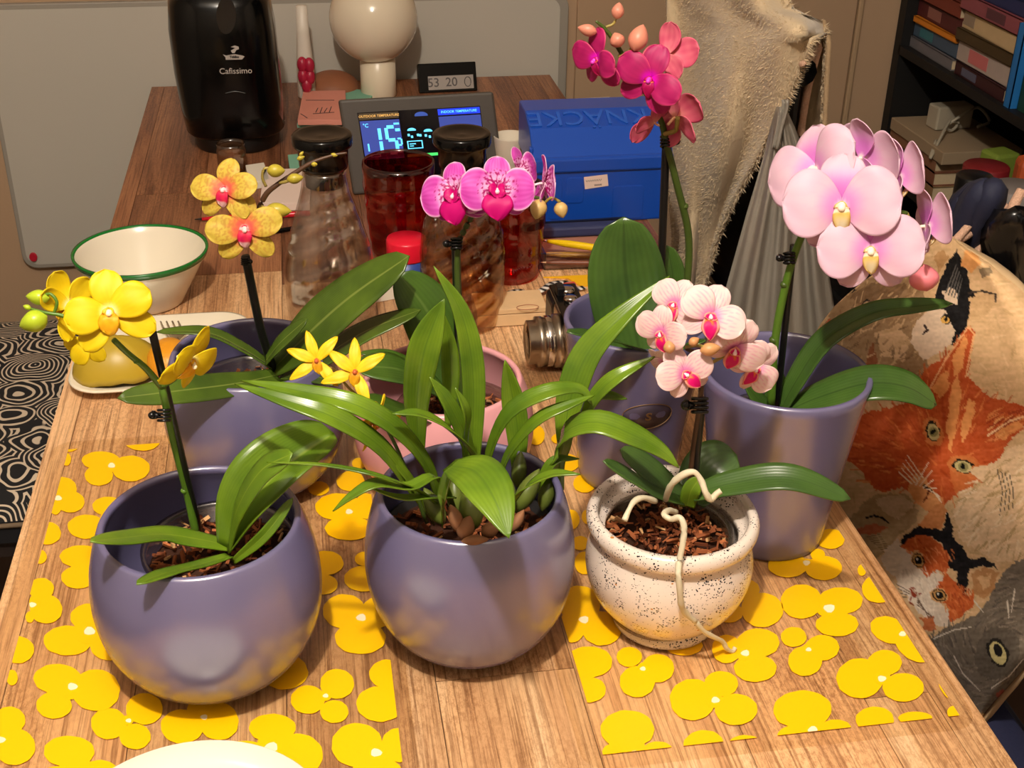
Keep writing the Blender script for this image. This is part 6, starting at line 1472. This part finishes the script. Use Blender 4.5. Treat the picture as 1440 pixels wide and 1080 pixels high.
# ---- grey plastic bag
pbm = bpy.data.materials.new('grey_plastic_film'); t = nt(pbm); b = t.nodes['Principled BSDF']; b.inputs['Base Color'].default_value = (*lin((158, 150, 138)), 1); b.inputs['Roughness'].default_value = .35
tcn = t.nodes.new('ShaderNodeTexCoord'); nn_ = t.nodes.new('ShaderNodeTexNoise'); nn_.inputs['Scale'].default_value = 40; nn_.inputs['Detail'].default_value = 4; mp = t.nodes.new('ShaderNodeMapping'); mp.inputs['Scale'].default_value = (1.6, 1, .35)
t.links.new(tcn.outputs['Object'], mp.inputs[0]); t.links.new(mp.outputs[0], nn_.inputs['Vector']); bpn = t.nodes.new('ShaderNodeBump'); bpn.inputs['Strength'].default_value = .6; bpn.inputs['Distance'].default_value = .004; t.links.new(nn_.outputs['Fac'], bpn.inputs['Height']); t.links.new(bpn.outputs[0], b.inputs['Normal'])
tp = t.nodes.new('ShaderNodeBsdfTransparent'); mx = t.nodes.new('ShaderNodeMixShader'); mx.inputs[0].default_value = .18; t.links.new(b.outputs[0], mx.inputs[1]); t.links.new(tp.outputs[0], mx.inputs[2]); t.links.new(mx.outputs[0], t.nodes['Material Output'].inputs['Surface'])
pb = thing('plastic_bag', 'grey translucent plastic carrier bag hanging from the fleece-covered chair', 'bag', (.63, 1.47, TZ - .32))
pl_ = [(150, 1092), (180, 1083), (210, 1076), (260, 1062), (300, 1050), (350, 1036), (400, 1022), (450, 1010), (560, 1000)]; pr_ = [(150, 1104), (180, 1118), (210, 1130), (260, 1146), (300, 1152), (350, 1160), (400, 1168), (450, 1176), (560, 1190)]
V = []
for i in range(42):
    y = 150 + 410 * i / 41; l, r_ = interp(pl_, y), interp(pr_, y)
    for j in range(41):
        u = j / 40; x = l + (r_ - l) * u; amp = .012 * min(1, (y - 140) / 150)
        V.append(dep(x, y, 1.52 + amp * math.sin(u * 19 + .4 * math.sin(y * .02)) + amp * .6 * math.sin(u * 41 + 1) + .04 * (2 * u - 1) ** 2))
F = [(i * 41 + j, i * 41 + j + 1, (i + 1) * 41 + j + 1, (i + 1) * 41 + j) for i in range(41) for j in range(40)]
mk('bag_film', V, F, pbm, pb, solid=.0006)
V = []
for i in range(12):
    y = 140 + 70 * i / 11
    for j in range(5): u = j / 4; x = interp(pl_, max(150, y)) + 14 + 10 * (u - .5) - (200 - y) * .02; V.append(dep(x, y, 1.515 + .01 * math.sin(u * 6)))
mk('bag_handle', V, [(i * 5 + j, i * 5 + j + 1, (i + 1) * 5 + j + 1, (i + 1) * 5 + j) for i in range(11) for j in range(4)], pbm, pb, solid=.001)
yp = dep(1075, 450, 1.60); mk('yellow_content', *box(yp + Vector((0, 0, -.03)), (.10, .05, .10)), mat('yellow_pack', (200, 160, 40), .5), pb, smooth=False, bevel=.01)

# ================================================================ BOOKCASE
m_case = mat('black_bookcase', (10, 9, 9), .6)
bc = thing('bookcase', 'black bookcase against the right wall, full of books', 'bookcase', (1.42, 2.1, 0))
xs0, xs1 = 1.255, 1.60
mk('side_panel', *box(((xs0 + xs1) / 2, 2.560, 1.0), (xs1 - xs0, .03, 2.0)), m_case, bc, smooth=False); mk('side_panel', *box(((xs0 + xs1) / 2, 1.45, 1.0), (xs1 - xs0, .03, 2.0)), m_case, bc, smooth=False)
mk('back_board', *box((xs1 + .006, 2.0, 1.0), (.012, 1.13, 2.0)), m_case, bc, smooth=False)
zsh = (.08, .40, TZ - .225, TZ + .040, TZ + .42, TZ + .85, TZ + 1.22)
for z in zsh: mk('shelf', *box(((xs0 + xs1) / 2, 2.0, z - .009), (xs1 - xs0, 1.10, .018)), m_case, bc, smooth=False)
m_page = mat('book_pages', (206, 184, 148), .8, var=(200, .1))
def book(label, x, y, z, L, D, th, col, rz=0, group='books stacked flat on the upper shelf', up=False, deco=None):
    t = thing('book', label, 'book', (x, y, z), group); M = Matrix.Translation((x, y, z)) @ Matrix.Rotation(rz, 4, 'Z')
    def bb_(c, s): v, f = box(c, s); return [M @ Vector(q) for q in v], f
    m = mat('cover_%d_%d_%d' % col, col, .55, var=(30, .12))
    c = .0018
    if not up:   # spine towards -X, lying flat
        mk('cover', *join(bb_((D / 2, 0, th - c / 2), (D, L, c)), bb_((D / 2, 0, c / 2), (D, L, c)), bb_((c / 2, 0, th / 2), (c, L, th))), m, t, smooth=False)
        mk('pages', *bb_((D / 2 + .001, 0, th / 2), (D - .006, L - .006, th - 2 * c)), m_page, t, smooth=False)
        if deco: mk('spine_patch', *bb_((-.0004, deco[1] * L, th / 2), (.0008, L * deco[2], th * .62)), mat('deco_%d_%d_%d' % deco[0], deco[0], .5), t, smooth=False)
    else:
        mk('cover', *join(bb_((D / 2, th / 2 - c / 2, L / 2), (D, c, L)), bb_((D / 2, -th / 2 + c / 2, L / 2), (D, c, L)), bb_((c / 2, 0, L / 2), (c, th, L))), m, t, smooth=False)
        mk('pages', *bb_((D / 2 + .001, 0, L / 2), (D - .006, th - 2 * c, L - .006)), m_page, t, smooth=False)
zz = TZ + .0402
near = [('slim dark red book at the bottom of the near pile', .20, .024, (60, 26, 30), ((90, 90, 110), .2, .3)), ('pale book with a pink block and orange spot on its spine', .21, .040, (176, 160, 150), ((200, 110, 110), .1, .35)), ('dark olive book under the beige book', .21, .022, (70, 54, 30), None),
        ('beige thick book in the near pile', .22, .034, (200, 172, 130), ((150, 130, 110), .4, .2)), ('dusky pink book near the top of the near pile', .23, .030, (140, 72, 80), ((90, 50, 60), -.1, .3)), ('dark blue book on top of the near pile', .22, .026, (30, 40, 84), None)]
z = zz
for i, (lb_, L, th, c, dc) in enumerate(near):
    book(lb_, 1.27 + .006 * (i % 2), 2.232 + .004 * ((i * 7) % 3), z, L, .15, th, c, .02 * ((i % 3) - 1), deco=dc); z += th + .0006
far = [('grey book at the bottom of the far pile', .23, .022, (110, 106, 110), None), ('blue-grey book with a teal band in the far pile', .23, .030, (66, 84, 104), ((50, 110, 120), .2, .3)), ('slim orange book in the far pile', .22, .012, (214, 128, 30), None), ('maroon book in the far pile', .23, .034, (84, 30, 32), ((140, 90, 80), .1, .3)), ('rust red book in the far pile', .22, .030, (120, 50, 36), None), ('brown book on top of the far pile', .22, .03, (96, 66, 50), None)]
z = zz
for i, (lb_, L, th, c, dc) in enumerate(far):
    book(lb_, 1.272 + .006 * (i % 2), 2.444, z, L * .85, .15, th, c, .015 * ((i % 3) - 1), deco=dc); z += th + .0006
book('bright blue book standing at the near end of the piles', 1.262, 2.105, zz, .150, .12, .022, (30, 110, 180), 0, 'books stacked flat on the upper shelf', True)
book('dark green book standing beside the bright blue book', 1.275, 2.075, zz, .135, .12, .03, (20, 60, 44), 0, 'books stacked flat on the upper shelf', True)
book('cream book standing beside the dark green book', 1.275, 2.040, zz, .15, .12, .028, (190, 170, 140), 0, 'books stacked flat on the upper shelf', True)
# lower stack with charger
z = TZ - .2248
low = [('thick tan book at the bottom of the lower stack', .034, (150, 116, 80)), ('reddish brown book in the lower stack', .028, (132, 82, 60)), ('brown book under the grey box in the lower stack', .024, (140, 96, 70))]
for i, (lb_, th, c) in enumerate(low):
    book(lb_, 1.262, 2.425 + .003 * i, z, .22, .17, th, c, 0, 'books in the lower stack'); z += th + .0006
tag(mk('flat_box', *box((1.345, 2.415, z + .013), (.175, .24, .026), .02), mat('flat_box_grey', (158, 136, 108), .7), smooth=False, bevel=.002), 'flat greyish box on top of the lower book stack', 'box')
z += .0262
cg = thing('charger', 'pale charger plug with a coiled cable on the flat box', 'charger', (1.345, 2.44, z))
m_chg = mat('charger_pale', (170, 160, 140), .5)
mk('plug_body', *box((1.345, 2.45, z + .026), (.085, .04, .05), .1), m_chg, cg, smooth=False, bevel=.004)
mk('cable', *tube([Vector((1.275, 2.36, z + .004)), Vector((1.248, 2.32, z - .02)), Vector((1.285, 2.36, z + .012)), Vector((1.32, 2.40, z + .03)), Vector((1.345, 2.41, z + .022)), Vector((1.33, 2.405, z + .008)), Vector((1.315, 2.40, z + .02)), Vector((1.35, 2.40, z + .045)), Vector((1.39, 2.42, z + .05)), Vector((1.42, 2.42, z + .02)), Vector((1.39, 2.41, z + .012))], .0032, 8, 70), m_chg, cg)
# small cabinet in front of the bookcase with odds and ends
ctop = TZ - .20
sc_ = thing('side_cabinet', 'dark low side cabinet between the chairs and the bookcase', 'cabinet', (1.09, 1.85, 0))
mk('cabinet_body', *box((1.085, 1.83, ctop / 2 - .01), (.30, .66, ctop - .02)), m_case, sc_, smooth=False); mk('cabinet_top', *box((1.085, 1.83, ctop - .01), (.32, .68, .02)), m_case, sc_, smooth=False, bevel=.003)
mk('cabinet_door', *box((.932, 1.83, ctop / 2 - .01), (.012, .60, ctop - .10)), m_case, sc_, smooth=False)
def standing(name, label, cat, px, py, Yd, rpx, m, dome=.003):
    c = dep(px, py, Yd); r_ = rpx * mpp(c); h = c.z - ctop
    tag(mk(name, *lathe([(r_ * .97, 0), (r_, .002), (r_, h - dome), (r_ - dome, h), (.001, h + .0006)], c.x, Yd, ctop + .0002, 40), m), label, cat)
standing('black_jar', 'black cylindrical jar on the side cabinet', 'jar', 1372, 246, 1.80, 26, m_matblack)
standing('red_tin', 'dark red round tin behind the black jar', 'tin', 1388, 232, 1.98, 32, mat('dark_red', (120, 24, 28), .5))
standing('grey_canister', 'grey round canister beside the black jar', 'canister', 1432, 262, 1.70, 38, mat('canister_grey', (120, 112, 108), .5))
c = dep(1408, 212, 2.13); tag(mk('green_pouch', *box((c.x, 2.13, (c.z + ctop) / 2), (.055, .05, c.z - ctop), .2), mat('pouch_green', (120, 140, 50), .6), smooth=False, bevel=.006), 'green pouch standing behind the red tin', 'pouch')
c = dep(1438, 222, 2.02); tag(mk('orange_roll', *box((c.x + .02, 2.02, (c.z + ctop) / 2), (.05, .05, c.z - ctop), -.3), mat('roll_orange', (190, 84, 40), .6), smooth=False, bevel=.012), 'orange packet standing beside the red tin', 'packet')
